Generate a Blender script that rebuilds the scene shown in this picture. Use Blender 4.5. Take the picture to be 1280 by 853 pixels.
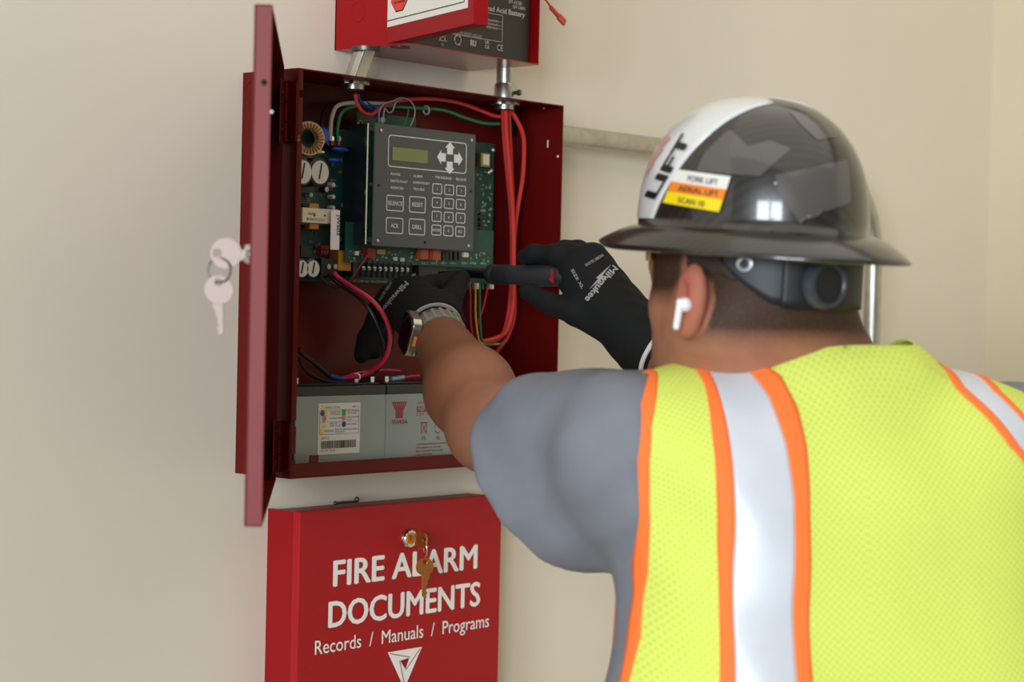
import bpy, bmesh, math, random
import numpy as np
from mathutils import Vector, Matrix
from mathutils.bvhtree import BVHTree

for o in list(bpy.data.objects):
    bpy.data.objects.remove(o)
SC = bpy.context.scene
COL = SC.collection
random.seed(7)
rng = np.random.default_rng(11)

# ---------------------------------------------------------------- camera
Z0 = 1.34                      # height of the cabinet's underside above the floor
FPX = 2449.75                  # focal length in pixels of the 1280-wide frame
CAMP = np.array([-1.54909, -1.79851, Z0 + 0.20881])
CR = np.array([0.66008413, -0.75085234, 0.02257685])
CU = np.array([-0.00128727, 0.02892404, 0.99958078])
CF = np.array([0.75119058, 0.65983647, -0.01812575])
cam_data = bpy.data.cameras.new('camera')
cam = bpy.data.objects.new('camera', cam_data)
COL.objects.link(cam)
cam_data.sensor_width = 36.0
cam_data.lens = FPX / 1280.0 * 36.0
cam_data.clip_start = 0.05
cam_data.clip_end = 60
cam_data.dof.use_dof = True
cam_data.dof.focus_distance = 2.36
cam_data.dof.aperture_fstop = 4.5
M = Matrix.Identity(4)
for i in range(3):
    M[i][0] = CR[i]; M[i][1] = CU[i]; M[i][2] = -CF[i]; M[i][3] = CAMP[i]
cam.matrix_world = M
SC.camera = cam

# ---------------------------------------------------------------- light and exposure
SC.view_settings.view_transform = 'Standard'
SC.view_settings.look = 'None'
SC.view_settings.gamma = 1.0
SC.view_settings.use_curve_mapping = False
SC.view_settings.exposure = -0.18
world = bpy.data.worlds.new('world')
SC.world = world
world.use_nodes = True
bg = world.node_tree.nodes['Background']
bg.inputs[0].default_value = (1.0, 0.92, 0.82, 1)
bg.inputs[1].default_value = 0.22


def window_light(loc, target, sx, sy, power, color):
    d = bpy.data.lights.new('window_light', 'AREA')
    d.shape = 'RECTANGLE'; d.size = sx; d.size_y = sy; d.energy = power; d.color = color
    o = bpy.data.objects.new('window_light', d)
    COL.objects.link(o)
    o.location = loc
    o.rotation_euler = (Vector(target) - Vector(loc)).to_track_quat('-Z', 'Y').to_euler()
    return o


# two tall windows side by side far along the room to the left of the photographer
window_light((-9.4, -4.1, 2.3), (0.25, -0.3, 1.4), 2.0, 2.8, 560, (0.84, 0.935, 1.0))
window_light((-8.5, -6.3, 2.3), (0.25, -0.3, 1.4), 2.0, 2.8, 560, (0.84, 0.935, 1.0))


# added warm overhead area light, unseen, deepens the shadow under the boxes
lamp = window_light((-0.4, -1.9, 4.3), (-0.4, -1.9, 0.0), 5.0, 5.0, 95, (1.0, 0.92, 0.80))
lamp.name = 'added_top_light'


# ---------------------------------------------------------------- pixel helpers (1280 x 853 frame)
def pray(px, py):
    return CF + (px - 640.0) / FPX * CR - (py - 426.5) / FPX * CU


def at(px, py, d):
    """point seen at a pixel, at depth d in front of the camera"""
    return CAMP + d * pray(px, py)


def on_y(px, py, Y):
    """point seen at a pixel on the plane y = Y parallel to the wall"""
    v = pray(px, py)
    return CAMP + (Y - CAMP[1]) / v[1] * v


# ---------------------------------------------------------------- materials
def lin(c):
    if isinstance(c, str):
        c = [int(c[i:i + 2], 16) / 255 for i in (0, 2, 4)]
    return [x / 12.92 if x <= 0.04045 else ((x + 0.055) / 1.055) ** 2.4 for x in c]


MATS = {}


def mat(name, color, rough=0.5, metal=0.0, spec=0.5, noise=0.0, nscale=40.0, bump=0.0, bscale=200.0, coat=0.0, emit=0.0, sss=0.0, aniso=None):
    if name in MATS:
        return MATS[name]
    m = bpy.data.materials.new(name)
    m.use_nodes = True
    nt = m.node_tree
    b = nt.nodes['Principled BSDF']
    c = lin(color)
    b.inputs['Base Color'].default_value = (*c, 1)
    b.inputs['Roughness'].default_value = rough
    b.inputs['Metallic'].default_value = metal
    b.inputs['Specular IOR Level'].default_value = spec
    b.inputs['Coat Weight'].default_value = coat
    if sss:
        b.inputs['Subsurface Weight'].default_value = sss
        b.inputs['Subsurface Radius'].default_value = (0.01, 0.004, 0.002)
        b.inputs['Subsurface Scale'].default_value = 0.4
    if noise or bump:
        tc = nt.nodes.new('ShaderNodeTexCoord')
    if noise:
        n = nt.nodes.new('ShaderNodeTexNoise'); n.inputs['Scale'].default_value = nscale; n.inputs['Detail'].default_value = 5
        nt.links.new(tc.outputs['Object'], n.inputs['Vector'])
        r = nt.nodes.new('ShaderNodeValToRGB')
        r.color_ramp.elements[0].position = 0.3; r.color_ramp.elements[1].position = 0.7
        r.color_ramp.elements[0].color = (*[x * (1 - noise) for x in c], 1)
        r.color_ramp.elements[1].color = (*[min(1, x * (1 + noise)) for x in c], 1)
        nt.links.new(n.outputs['Fac'], r.inputs['Fac'])
        nt.links.new(r.outputs['Color'], b.inputs['Base Color'])
    if bump:
        n = nt.nodes.new('ShaderNodeTexNoise'); n.inputs['Scale'].default_value = bscale; n.inputs['Detail'].default_value = 3
        nt.links.new(tc.outputs['Object'], n.inputs['Vector'])
        bp = nt.nodes.new('ShaderNodeBump'); bp.inputs['Strength'].default_value = bump; bp.inputs['Distance'].default_value = 0.001
        nt.links.new(n.outputs['Fac'], bp.inputs['Height'])
        nt.links.new(bp.outputs['Normal'], b.inputs['Normal'])
    MATS[name] = m
    return m


# ---------------------------------------------------------------- mesh helpers
V = lambda *a: np.array(a, float)


def unit(v):
    v = np.asarray(v, float)
    return v / np.linalg.norm(v)


def frame(axis):
    w = unit(axis)
    a = V(0, 0, 1) if abs(w[2]) < 0.9 else V(1, 0, 0)
    u = unit(np.cross(a, w))
    return u, np.cross(w, u), w


def catmull(pts, n=8):
    P = [np.asarray(p, float) for p in pts]
    if len(P) < 3:
        return P
    P = [2 * P[0] - P[1]] + P + [2 * P[-1] - P[-2]]
    out = []
    for i in range(1, len(P) - 2):
        for k in range(n):
            t = k / n
            a, b, c, d = P[i - 1], P[i], P[i + 1], P[i + 2]
            out.append(0.5 * (2 * b + (c - a) * t + (2 * a - 5 * b + 4 * c - d) * t * t + (3 * b - a - 3 * c + d) * t ** 3))
    out.append(P[-2])
    return out


class MB:
    """collects shapes (world coordinates) for ONE mesh object"""
    def __init__(self):
        self.v = []; self.f = []

    def add(self, v, f):
        k = len(self.v)
        self.v += [tuple(map(float, p)) for p in v]
        self.f += [tuple(i + k for i in q) for q in f]
        return self

    def box(self, a, b):
        (x0, y0, z0), (x1, y1, z1) = np.minimum(a, b), np.maximum(a, b)
        v = [(x0, y0, z0), (x1, y0, z0), (x1, y1, z0), (x0, y1, z0), (x0, y0, z1), (x1, y0, z1), (x1, y1, z1), (x0, y1, z1)]
        return self.add(v, [(3, 2, 1, 0), (4, 5, 6, 7), (0, 1, 5, 4), (1, 2, 6, 5), (2, 3, 7, 6), (3, 0, 4, 7)])

    def obox(self, o, u, v, w):
        """box with corner o and edge vectors u, v, w (right handed)"""
        o, u, v, w = map(np.asarray, (o, u, v, w))
        p = [o, o + u, o + u + v, o + v, o + w, o + u + w, o + u + v + w, o + v + w]
        return self.add(p, [(3, 2, 1, 0), (4, 5, 6, 7), (0, 1, 5, 4), (1, 2, 6, 5), (2, 3, 7, 6), (3, 0, 4, 7)])

    def prism(self, pts, ext):
        """polygon extruded by a vector; polygon counter-clockwise seen against ext's tip"""
        n = len(pts); e = np.asarray(ext)
        p = [np.asarray(q, float) for q in pts]
        nrm = sum(np.cross(p[i] - p[0], p[(i + 1) % n] - p[0]) for i in range(1, n - 1)) if n > 2 else e
        if np.dot(nrm, e) < 0:
            p = p[::-1]
        v = p + [q + e for q in p]
        f = [tuple(range(n - 1, -1, -1)), tuple(range(n, 2 * n))]
        f += [(i, (i + 1) % n, n + (i + 1) % n, n + i) for i in range(n)]
        return self.add(v, f)

    def cone(self, p0, p1, r0, r1=None, n=20, cap=True):
        r1 = r0 if r1 is None else r1
        p0, p1 = np.asarray(p0, float), np.asarray(p1, float)
        u, v, w = frame(p1 - p0)
        a = [2 * math.pi * i / n for i in range(n)]
        vs = [p0 + r0 * (math.cos(t) * u + math.sin(t) * v) for t in a] + [p1 + r1 * (math.cos(t) * u + math.sin(t) * v) for t in a]
        fs = [(i, (i + 1) % n, n + (i + 1) % n, n + i) for i in range(n)]
        if cap:
            fs += [tuple(range(n - 1, -1, -1)), tuple(range(n, 2 * n))]
        return self.add(vs, fs)

    def lathe(self, p0, axis, prof, n=24, closed=False):
        """prof: (r, h) list along axis"""
        u, v, w = frame(axis); p0 = np.asarray(p0, float)
        vs = []; fs = []
        m = len(prof)
        for r, h in prof:
            for i in range(n):
                t = 2 * math.pi * i / n
                vs.append(p0 + w * h + max(r, 1e-5) * (math.cos(t) * u + math.sin(t) * v))
        rows = m if closed else m - 1
        for j in range(rows):
            j2 = (j + 1) % m
            for i in range(n):
                i2 = (i + 1) % n
                fs.append((j * n + i, j * n + i2, j2 * n + i2, j2 * n + i))
        return self.add(vs, fs)

    def tube(self, pts, r, n=10, smooth=6, closed=False, cap=True):
        P = catmull(pts, smooth) if smooth else [np.asarray(p, float) for p in pts]
        rs = r if hasattr(r, '__len__') else [r] * len(P)
        vs = []; fs = []
        T = []
        for i in range(len(P)):
            a = P[max(i - 1, 0)]; b = P[min(i + 1, len(P) - 1)]
            if closed:
                a = P[i - 1]; b = P[(i + 1) % len(P)]
            T.append(unit(b - a))
        u = frame(T[0])[0]
        for i, (p, t) in enumerate(zip(P, T)):
            u = unit(u - t * np.dot(u, t)); v = np.cross(t, u)
            for k in range(n):
                a = 2 * math.pi * k / n
                vs.append(p + rs[i] * (math.cos(a) * u + math.sin(a) * v))
        m = len(P)
        for j in range(m if closed else m - 1):
            j2 = (j + 1) % m
            for i in range(n):
                fs.append((j * n + i, j * n + (i + 1) % n, j2 * n + (i + 1) % n, j2 * n + i))
        if cap and not closed:
            fs += [tuple(range(n - 1, -1, -1)), tuple(range((m - 1) * n, m * n))]
        return self.add(vs, fs)

    def ring(self, c, axis, R, r, n=28, m=8):
        u, v, w = frame(axis); c = np.asarray(c, float)
        P = [c + R * (math.cos(2 * math.pi * i / n) * u + math.sin(2 * math.pi * i / n) * v) for i in range(n)]
        return self.tube(P, r, m, smooth=0, closed=True)

    def ball(self, c, r, n=12):
        r = np.asarray(r if hasattr(r, '__len__') else (r, r, r), float)
        vs = []; fs = []
        for j in range(n + 1):
            th = math.pi * j / n
            for i in range(2 * n):
                ph = math.pi * i / n
                vs.append(np.asarray(c) + r * V(math.sin(th) * math.cos(ph), math.sin(th) * math.sin(ph), -math.cos(th)))
        m = 2 * n
        for j in range(n):
            for i in range(m):
                fs.append((j * m + i, j * m + (i + 1) % m, (j + 1) * m + (i + 1) % m, (j + 1) * m + i))
        return self.add(vs, fs)

    def grid(self, P, closed_u=False):
        """P[j][i] point rows"""
        P = np.asarray(P, float); h, w = P.shape[:2]
        fs = [(j * w + i, j * w + (i + 1) % w, (j + 1) * w + (i + 1) % w, (j + 1) * w + i) for j in range(h - 1) for i in range(w if closed_u else w - 1)]
        return self.add(P.reshape(-1, 3), fs)

    def text(self, s, o, u, v, height=None, width=None, bold=0.0, align='L', lift=0.0, space=1.0):
        """flat lettering: o is the baseline start, u the reading direction, v up; height is the cap height"""
        vs, fs = text_geo(s, bold, space)
        x0, x1 = vs[:, 0].min(), vs[:, 0].max(); y0, y1 = vs[:, 1].min(), vs[:, 1].max()
        cap = 0.70
        sy = height / cap if height else None
        sx = width / (x1 - x0) if width else sy
        sy = sy or sx
        u, v = unit(u), unit(v); n = np.cross(u, v)
        off = {'L': x0, 'C': (x0 + x1) / 2, 'R': x1}[align]
        return self.add([np.asarray(o) + (p[0] - off) * sx * u + p[1] * sy * v + n * (lift + p[2]) for p in vs], fs)


TEXTC = {}


def text_geo(s, bold, space):
    k = (s, bold, space)
    if k not in TEXTC:
        c = bpy.data.curves.new('lettering', 'FONT')
        c.body = s; c.size = 1.0; c.space_character = space
        c.resolution_u = 3
        o = bpy.data.objects.new('lettering', c)
        COL.objects.link(o)
        dg = bpy.context.evaluated_depsgraph_get()
        me = bpy.data.meshes.new_from_object(o.evaluated_get(dg))
        vs = np.array([tuple(q.co) for q in me.vertices]); fs = [tuple(p.vertices) for p in me.polygons]
        bpy.data.objects.remove(o); bpy.data.curves.remove(c); bpy.data.meshes.remove(me)
        if bold:                                   # heavier strokes: overlapping copies nudged sideways
            n0 = len(vs); V0, F0 = vs, list(fs)
            for i, (dx, dy) in enumerate(((-1, 0), (1, 0), (0, 0.6), (0, -0.6))):
                vs = np.vstack([vs, V0 + np.array([dx * bold, dy * bold, 4e-5 * (i + 1)])])
                fs = fs + [tuple(q + n0 * (i + 1) for q in f) for f in F0]
        TEXTC[k] = (vs, fs)
    return TEXTC[k]


ORG = {}


def link(o, org, parent=None):
    COL.objects.link(o)
    ORG[o.name] = np.asarray(org, float)
    if parent:
        o.parent = parent
        o.location = Vector(np.asarray(org) - ORG[parent.name])
    else:
        o.location = Vector(org)
    return o


def tag(o, label=None, cat=None, group=None, kind=None):
    for k, v in (('label', label), ('category', cat), ('group', group), ('kind', kind)):
        if v:
            o[k] = v
    return o


def thing(name, loc, label, cat, group=None):
    o = bpy.data.objects.new(name, None)
    o.empty_display_size = 0.02
    link(o, loc)
    return tag(o, label, cat, group)


def build(mb, name, m, parent=None, smooth=False, bevel=0.0, label=None, cat=None, group=None, kind=None, org=None, angle=40):
    vs = np.array(mb.v)
    if org is None:
        lo, hi = vs.min(0), vs.max(0)
        org = V((lo[0] + hi[0]) / 2, (lo[1] + hi[1]) / 2, lo[2])
    me = bpy.data.meshes.new(name)
    me.from_pydata((vs - org).tolist(), [], mb.f)
    me.materials.append(m)
    if smooth:
        me.polygons.foreach_set('use_smooth', [True] * len(me.polygons))
        if smooth != 'all':
            me.set_sharp_from_angle(angle=math.radians(angle))
    o = bpy.data.objects.new(name, me)
    link(o, org, parent)
    if bevel:
        md = o.modifiers.new('bevel', 'BEVEL'); md.width = bevel; md.segments = 2; md.limit_method = 'ANGLE'
    return tag(o, label, cat, group, kind)


def struct(mb, name, m, **k):
    o = build(mb, name, m, **k)
    o['kind'] = 'structure'
    return o
# ================================================================ the room
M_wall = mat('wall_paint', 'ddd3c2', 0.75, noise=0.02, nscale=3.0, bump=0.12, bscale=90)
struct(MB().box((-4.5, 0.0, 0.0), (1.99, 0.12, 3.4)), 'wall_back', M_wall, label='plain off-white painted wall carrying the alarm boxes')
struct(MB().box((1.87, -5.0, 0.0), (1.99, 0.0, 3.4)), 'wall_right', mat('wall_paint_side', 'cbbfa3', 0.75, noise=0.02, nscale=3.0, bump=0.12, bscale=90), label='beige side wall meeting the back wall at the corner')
struct(MB().box((-4.5, -5.0, -0.1), (1.99, 0.12, 0.0)), 'floor', mat('floor_concrete', 'a39a8c', 0.6, noise=0.12, nscale=4, bump=0.1), label='grey concrete floor')

# ================================================================ shared materials
M_maroon = mat('maroon_enamel', '5b0a09', 0.42, spec=0.2, bump=0.05, bscale=900)
M_red = mat('red_enamel', '900b13', 0.4, spec=0.2, bump=0.06, bscale=900)
M_steel = mat('galvanised_steel', 'b9b7b0', 0.34, metal=1.0, noise=0.12, nscale=60)
M_dsteel = mat('dark_steel', '5b5a58', 0.4, metal=0.9)
M_chrome = mat('chrome', 'd8d8d6', 0.15, metal=1.0)
M_brass = mat('brass', 'b98a44', 0.28, metal=1.0)
M_white = mat('white_print', 'e9e6e2', 0.5)
M_black = mat('black_plastic', '141414', 0.42)
M_hole = mat('dark_opening', '0c0808', 0.9)

H, W, D = 0.48, 0.4823, 0.0975
ZX = lambda z: Z0 + z

# ================================================================ main alarm cabinet
cab = thing('alarm_cabinet', (W / 2, 0, Z0), 'open maroon fire alarm control cabinet with its door swung wide', 'cabinet')
t = 0.0016
build(MB().box((0, 0, ZX(0)), (W, -0.002, ZX(H))), 'back_panel', M_maroon, cab)
build(MB().box((0, 0, ZX(0)), (t, -D, ZX(H))), 'side_panel', M_maroon, cab)
build(MB().box((W - t, 0, ZX(0)), (W, -D, ZX(H))), 'side_panel', M_maroon, cab)
build(MB().box((t, -0.002, ZX(H - t)), (W - t, -D, ZX(H))), 'top_panel', M_maroon, cab)
build(MB().box((t, -0.002, ZX(0)), (W - t, -D, ZX(t))), 'bottom_panel', M_maroon, cab)
lip = MB().box((t, -D, ZX(t)), (W - t, -D + t, ZX(0.0175)))
lip.box((0.0305, -D, ZX(0.0175)), (0.0455, -D + t, ZX(0.0265)))
build(lip, 'front_lip', M_maroon, cab, bevel=0.0008)
# left return flange, cut out where the hinges sit
def zcab(py): return on_y(368, py, -D)[2]
cuts = [(112, 121), (167, 176), (526, 533), (568, 576)]
edges = [ZX(H - t)] + [zcab(y) for c in cuts for y in c] + [ZX(0.0175)]
for i in range(0, len(edges), 2):
    build(MB().box((t, -D, edges[i]), (0.0085, -D + t, edges[i + 1])), 'flange', M_maroon, cab, bevel=0.0012)
# knock-outs on the left side: shallow scored rings
for (px, py) in ((315, 115), (317, 371)):
    c = at(px, py, 2.3); v = pray(px, py); c = CAMP + (0.0 - CAMP[0]) / v[0] * v
    build(MB().ring(c, (1, 0, 0), 0.0125, 0.0007), 'knockout', M_maroon, cab, smooth=True)
# small punched holes on the right side: wall-coloured discs, not cut through
for (px, py, r) in ((680.3, 134.5, 0.0016), (697.6, 195.5, 0.0014), (685, 180, 0.0012)):
    v = pray(px, py); c = CAMP + (W - t - CAMP[0]) / v[0] * v
    m_ = MB()
    if r < 0.0013:
        m_.box(c + V(0.0, -0.0009, -0.005), c + V(-0.0008, 0.0009, 0.005))
    else:
        m_.cone(c, c + V(-0.0008, 0, 0), r * 1.2, n=12)
    build(m_, 'rivet_or_hole', M_wall, cab)

# hinges: three knuckles and a pin each
HX, HY = -0.004, -D + 0.02
KP = V(HX + 0.0025, HY - 0.001, 0)
TH = 2.3273
DA = V(math.cos(TH), -math.sin(TH), 0); DO = V(-math.sin(TH), -math.cos(TH), 0)
DW = 0.4818
HP = V(HX, HY, 0)
for (y0, y1) in ((103, 178), (528, 587)):
    za = on_y(358, y0, HY)[2]; zb = on_y(358, y1, HY)[2]
    n = 3; seg = (za - zb) / n
    for k in range(n):
        build(MB().cone(KP + V(0, 0, zb + seg * k + 0.0008), KP + V(0, 0, zb + seg * (k + 1) - 0.0008), 0.0048, n=14), 'hinge_knuckle', M_maroon, cab, smooth=True)
    build(MB().cone(KP + V(0, 0, zb - 0.002), KP + V(0, 0, za + 0.002), 0.003, n=10), 'hinge_pin', M_maroon, cab, smooth=True)
    build(MB().box((HX + 0.0022, HY - 0.001, zb), (-0.0002, HY - 0.0195, za)), 'hinge_leaf', M_maroon, cab)

# door: a shallow pan hinged on the left, swung about 133 degrees open, nearly edge-on to the viewer
door = thing('door', HP + V(0, 0, ZX(0)), None, None)
door.parent = cab; door.location = Vector(ORG[door.name] - ORG[cab.name])
DT = 0.0165
zb, zt = ZX(-0.002), ZX(H + 0.002)
up = V(0, 0, zt - zb)
P0 = HP + V(0, 0, zb)
build(MB().obox(P0 + DO * (DT - t), DA * DW, DO * t, up), 'door_skin', M_maroon, door, bevel=0.0006)
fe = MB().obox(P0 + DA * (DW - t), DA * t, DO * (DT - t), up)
build(fe, 'free_edge', mat('maroon_enamel_sheen', '7a2627', 0.55), door, bevel=0.0006)  # lighter maroon: sheen of light on this edge put into the colour
build(MB().obox(P0 + DA * 0.002, DA * t, DO * (DT - t), up), 'hinge_edge', M_maroon, door)
build(MB().obox(P0 + V(0, 0, zt - zb - t), DA * DW, DO * (DT - t), V(0, 0, t)), 'top_edge', M_maroon, door)
build(MB().obox(P0, DA * DW, DO * (DT - t), V(0, 0, t)), 'bottom_edge', M_maroon, door)
c = HP + DA * DW + DO * (DT * 0.55) + V(0, 0, on_y(330, 103, HY)[2])
def door_pt(px, py, a_in=0.0):
    """point on the free edge face seen at a pixel"""
    v = pray(px, py); n = DA; o = HP + DA * (DW + 0.0004)
    return CAMP + np.dot(o - CAMP, n) / np.dot(v, n) * v
c = door_pt(330, 103)
build(MB().cone(c, c + DA * 0.0006, 0.0028, n=14), 'bolt_hole', M_hole, door)
c = door_pt(339.5, 140)
build(MB().cone(c, c + DA * 0.0008, 0.0014, n=10), 'rivet_or_hole', M_white, door)
for (y0, y1) in ((100, 182), (524, 590)):
    za = on_y(350, y0, HY)[2]; zb_ = on_y(350, y1, HY)[2]
    o_ = HP + DA * 0.004 + V(0, 0, zb_)
    build(MB().obox(o_ + DO * 0.0025, DA * 0.03, DO * 0.0015, V(0, 0, za - zb_)), 'hinge_leaf', M_maroon, door, bevel=0.0005)
    for k in (0.22, 0.78):
        q = o_ + DA * 0.018 + V(0, 0, (za - zb_) * k)
        build(MB().cone(q - DO * 0.0008, q + DO * 0.001, 0.002, n=10), 'rivet_or_hole', M_maroon, door)
# cam lock on the door's outer face near its free edge
lz = door_pt(315, 317)[2]
LP = HP + DA * (DW - 0.02) + DO * DT + V(0, 0, lz)
lk = MB().lathe(LP, DO, [(0.0, 0.0055), (0.0075, 0.0055), (0.0085, 0.004), (0.0095, 0.0), (0.0, 0.0)], 24)
build(lk, 'cam_lock', M_chrome, door, smooth=True)
build(MB().cone(LP - DO * 0.014, LP, 0.0075, n=16), 'lock_barrel', M_dsteel, door, smooth=True)

# ---------------------------------------------------------------- keys
def key_shape(mb, c, down, side, nrm, R, blade, thick=0.0022, w=0.0075):
    """one flat key: round bow centred on c with a ring hole, blade running along `down`"""
    n = 26
    hole_c = -down * R * 0.55
    outer = [c + R * (math.cos(2 * math.pi * i / n) * side - math.sin(2 * math.pi * i / n) * down) for i in range(n)]
    inner = [c + hole_c + R * 0.26 * (math.cos(2 * math.pi * i / n) * side - math.sin(2 * math.pi * i / n) * down) for i in range(n)]
    vs = []
    for s in (-0.5, 0.5):
        vs += [p + nrm * thick * s for p in outer] + [p + nrm * thick * s for p in inner]
    fs = []
    for i in range(n):
        j = (i + 1) % n
        fs.append((i, j, n + j, n + i)); fs.append((2 * n + j, 2 * n + i, 3 * n + i, 3 * n + j))
        fs.append((j, i, 2 * n + i, 2 * n + j)); fs.append((n + i, n + j, 3 * n + j, 3 * n + i))
    mb.add(vs, fs)
    if blade:
        prof = [(-0.5, 0.9 * R), (-0.5, R + blade * 0.86), (-0.1, R + blade), (0.35, R + blade * 0.93), (0.18, R + blade * 0.85), (0.5, R + blade * 0.76),
                (0.15, R + blade * 0.66), (0.42, R + blade * 0.56), (0.2, R + blade * 0.46), (0.5, R + blade * 0.36), (0.5, R + blade * 0.2), (0.85, R + blade * 0.12), (0.85, 0.9 * R)]
        mb.prism([c + side * w * a + down * b - nrm * thick * 0.4 for a, b in prof], nrm * thick * 0.8)
    return mb


M_key = mat('nickel_key', '9c8b83', 0.5, metal=0.5)
vw = unit(CAMP - LP); dn = V(0, 0, -1)
kr = thing('key_bunch', LP + DO * 0.005, 'two nickel keys on a ring hanging from the cabinet door lock', 'keys')
c1 = LP + DO * 0.0225
build(key_shape(MB(), c1, -DO, dn, unit(np.cross(-DO, dn)), 0.0148, 0.011), 'key', M_key, kr, bevel=0.0004)
rc = c1 + DO * 0.006 + dn * 0.013
build(MB().ring(rc + dn * 0.003, unit(DA + DO * 0.4), 0.0115, 0.0009), 'key_ring', M_dsteel, kr, smooth=True)
c2 = c1 + DO * 0.006 + dn * 0.0345
build(key_shape(MB(), c2, unit(dn - DO * 0.04), DO, unit(np.cross(dn, DO)), 0.0138, 0.029), 'key', M_key, kr, bevel=0.0004)

# ================================================================ upper battery cabinet
UX, UZ, UW, UD = 0.1489, 0.5236, 0.2477, 0.1249
UH = 0.30
ub = thing('battery_cabinet', (UX + UW / 2, 0, ZX(UZ)), 'bright red battery box with a half-open lettered door above the alarm cabinet', 'cabinet')
build(MB().box((UX, 0, ZX(UZ)), (UX + UW, -0.002, ZX(UZ + UH))), 'back_panel', M_red, ub)
build(MB().box((UX, 0, ZX(UZ)), (UX + t, -UD, ZX(UZ + UH))), 'side_panel', M_red, ub)
build(MB().box((UX + UW - t, 0, ZX(UZ)), (UX + UW, -UD, ZX(UZ + UH))), 'side_panel', M_red, ub)
build(MB().box((UX + t, -0.002, ZX(UZ)), (UX + UW - t, -UD, ZX(UZ + t))), 'bottom_panel', mat('red_enamel_gloss', '94131d', 0.2), ub)
build(MB().box((UX + t, -0.002, ZX(UZ + UH - t)), (UX + UW - t, -UD, ZX(UZ + UH))), 'top_panel', M_red, ub)
v = pray(447, 15); c = CAMP + (UX - CAMP[0]) / v[0] * v
build(MB().ring(c, (1, 0, 0), 0.0125, 0.0006), 'knockout', M_red, ub, smooth=True)
v = pray(500, 59); c = CAMP + (ZX(UZ) - CAMP[2]) / v[2] * v
build(MB().cone(c, c - V(0, 0, 0.0008), 0.0125, n=24), 'knockout', mat('deep_red', '7d0f16', 0.4), ub)
# door of the upper box
A = at(471, 57.5, 2.40); v = pray(471, 57.5); A = CAMP + (ZX(UZ) + 0.002 - CAMP[2]) / v[2] * v
v = pray(591, 30); B = CAMP + (ZX(UZ) + 0.002 - CAMP[2]) / v[2] * v
UA = B - A; uw = np.linalg.norm(UA[:2]); UA = unit(V(UA[0], UA[1], 0)); UO = V(UA[1], -UA[0], 0)     # UO outwards
UDT = 0.02
ud = thing('door', A, None, None); ud.parent = ub; ud.location = Vector(A - ORG[ub.name])
UPV = V(0, 0, UH - 0.004)
build(MB().obox(A - UO * t, UA * uw, UO * t, UPV), 'door_skin', M_red, ud, bevel=0.0008)
build(MB().obox(A + UA * (uw - t) - UO * UDT, UA * t, UO * (UDT - t), UPV), 'free_edge', M_red, ud, bevel=0.0005)
build(MB().obox(A - UO * UDT, UA * t, UO * (UDT - t), UPV), 'hinge_edge', M_red, ud)
build(MB().obox(A - UO * UDT + UA * t, UA * (uw - 2 * t), UO * (UDT - t), V(0, 0, t)), 'bottom_edge', M_red, ud)
build(MB().obox(A - UO * UDT + UA * t + UPV - V(0, 0, t), UA * (uw - 2 * t), UO * (UDT - t), V(0, 0, t)), 'top_edge', M_red, ud)
def udp(px, py, lift=0.0):
    o = A + UO * lift; v = pray(px, py)
    return CAMP + np.dot(o - CAMP, UO) / np.dot(v, UO) * v
q0 = udp(476, 38); q1 = udp(585, 8)
la = np.dot(q0 - A, UA); lb = np.dot(q1 - A, UA); lz0 = (q0[2] + q1[2]) / 2 - A[2]
def ulq(a0, a1, z0_, z1_, lift, th=0.0004):
    return MB().obox(A + UA * a0 + V(0, 0, z0_) + UO * lift, UA * (a1 - a0), V(0, 0, z1_ - z0_), -UO * -th if False else UO * th)
def uplate(a0, a1, z0_, z1_, lift, th=0.0004, mb=None):
    mb = mb or MB()
    p = [A + UA * a + V(0, 0, z) + UO * lift for a, z in ((a0, z0_), (a1, z0_), (a1, z1_), (a0, z1_))]
    return mb.prism(p, UO * th)
sign = build(uplate(la, lb, lz0, UH - 0.03, 0.0002), 'sign_plate', mat('sign_white', 'd9d4cb', 0.45), ud)
k = 0.007; e = 0.0013
bd = MB()
uplate(la + k, lb - k, lz0 + k, lz0 + k + e, 0.0006, 0.0002, bd); uplate(la + k, lb - k, UH - 0.03 - k - e, UH - 0.03 - k, 0.0006, 0.0002, bd)
uplate(la + k, la + k + e, lz0 + k, UH - 0.03 - k, 0.0006, 0.0002, bd); uplate(lb - k - e, lb - k, lz0 + k, UH - 0.03 - k, 0.0006, 0.0002, bd)
build(bd, 'border_line', mat('print_dark', '2e2620', 0.6), sign)
oc = udp(500.5, -9); oa = np.dot(oc - A, UA); oz = oc[2] - A[2]
def octo(R, lift):
    return MB().prism([A + UA * (oa + R * math.cos(math.pi / 8 + i * math.pi / 4)) + V(0, 0, oz + R * math.sin(math.pi / 8 + i * math.pi / 4)) + UO * lift for i in range(8)], UO * 0.0002)
build(octo(0.0245, 0.0006), 'emblem_outline', mat('print_dark', '2e2620', 0.6), sign)
build(octo(0.0228, 0.0009), 'emblem', mat('print_red', 'd8382c', 0.5), sign)
build(MB().text('SHUT OFF POWER', A + UA * oa + V(0, 0, oz - 0.0125) + UO * 0.0012, UA, (0, 0, 1), height=0.003, width=0.028, align='C', bold=0.02), 'lettering', mat('print_dark', '2e2620', 0.6), sign)

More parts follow.
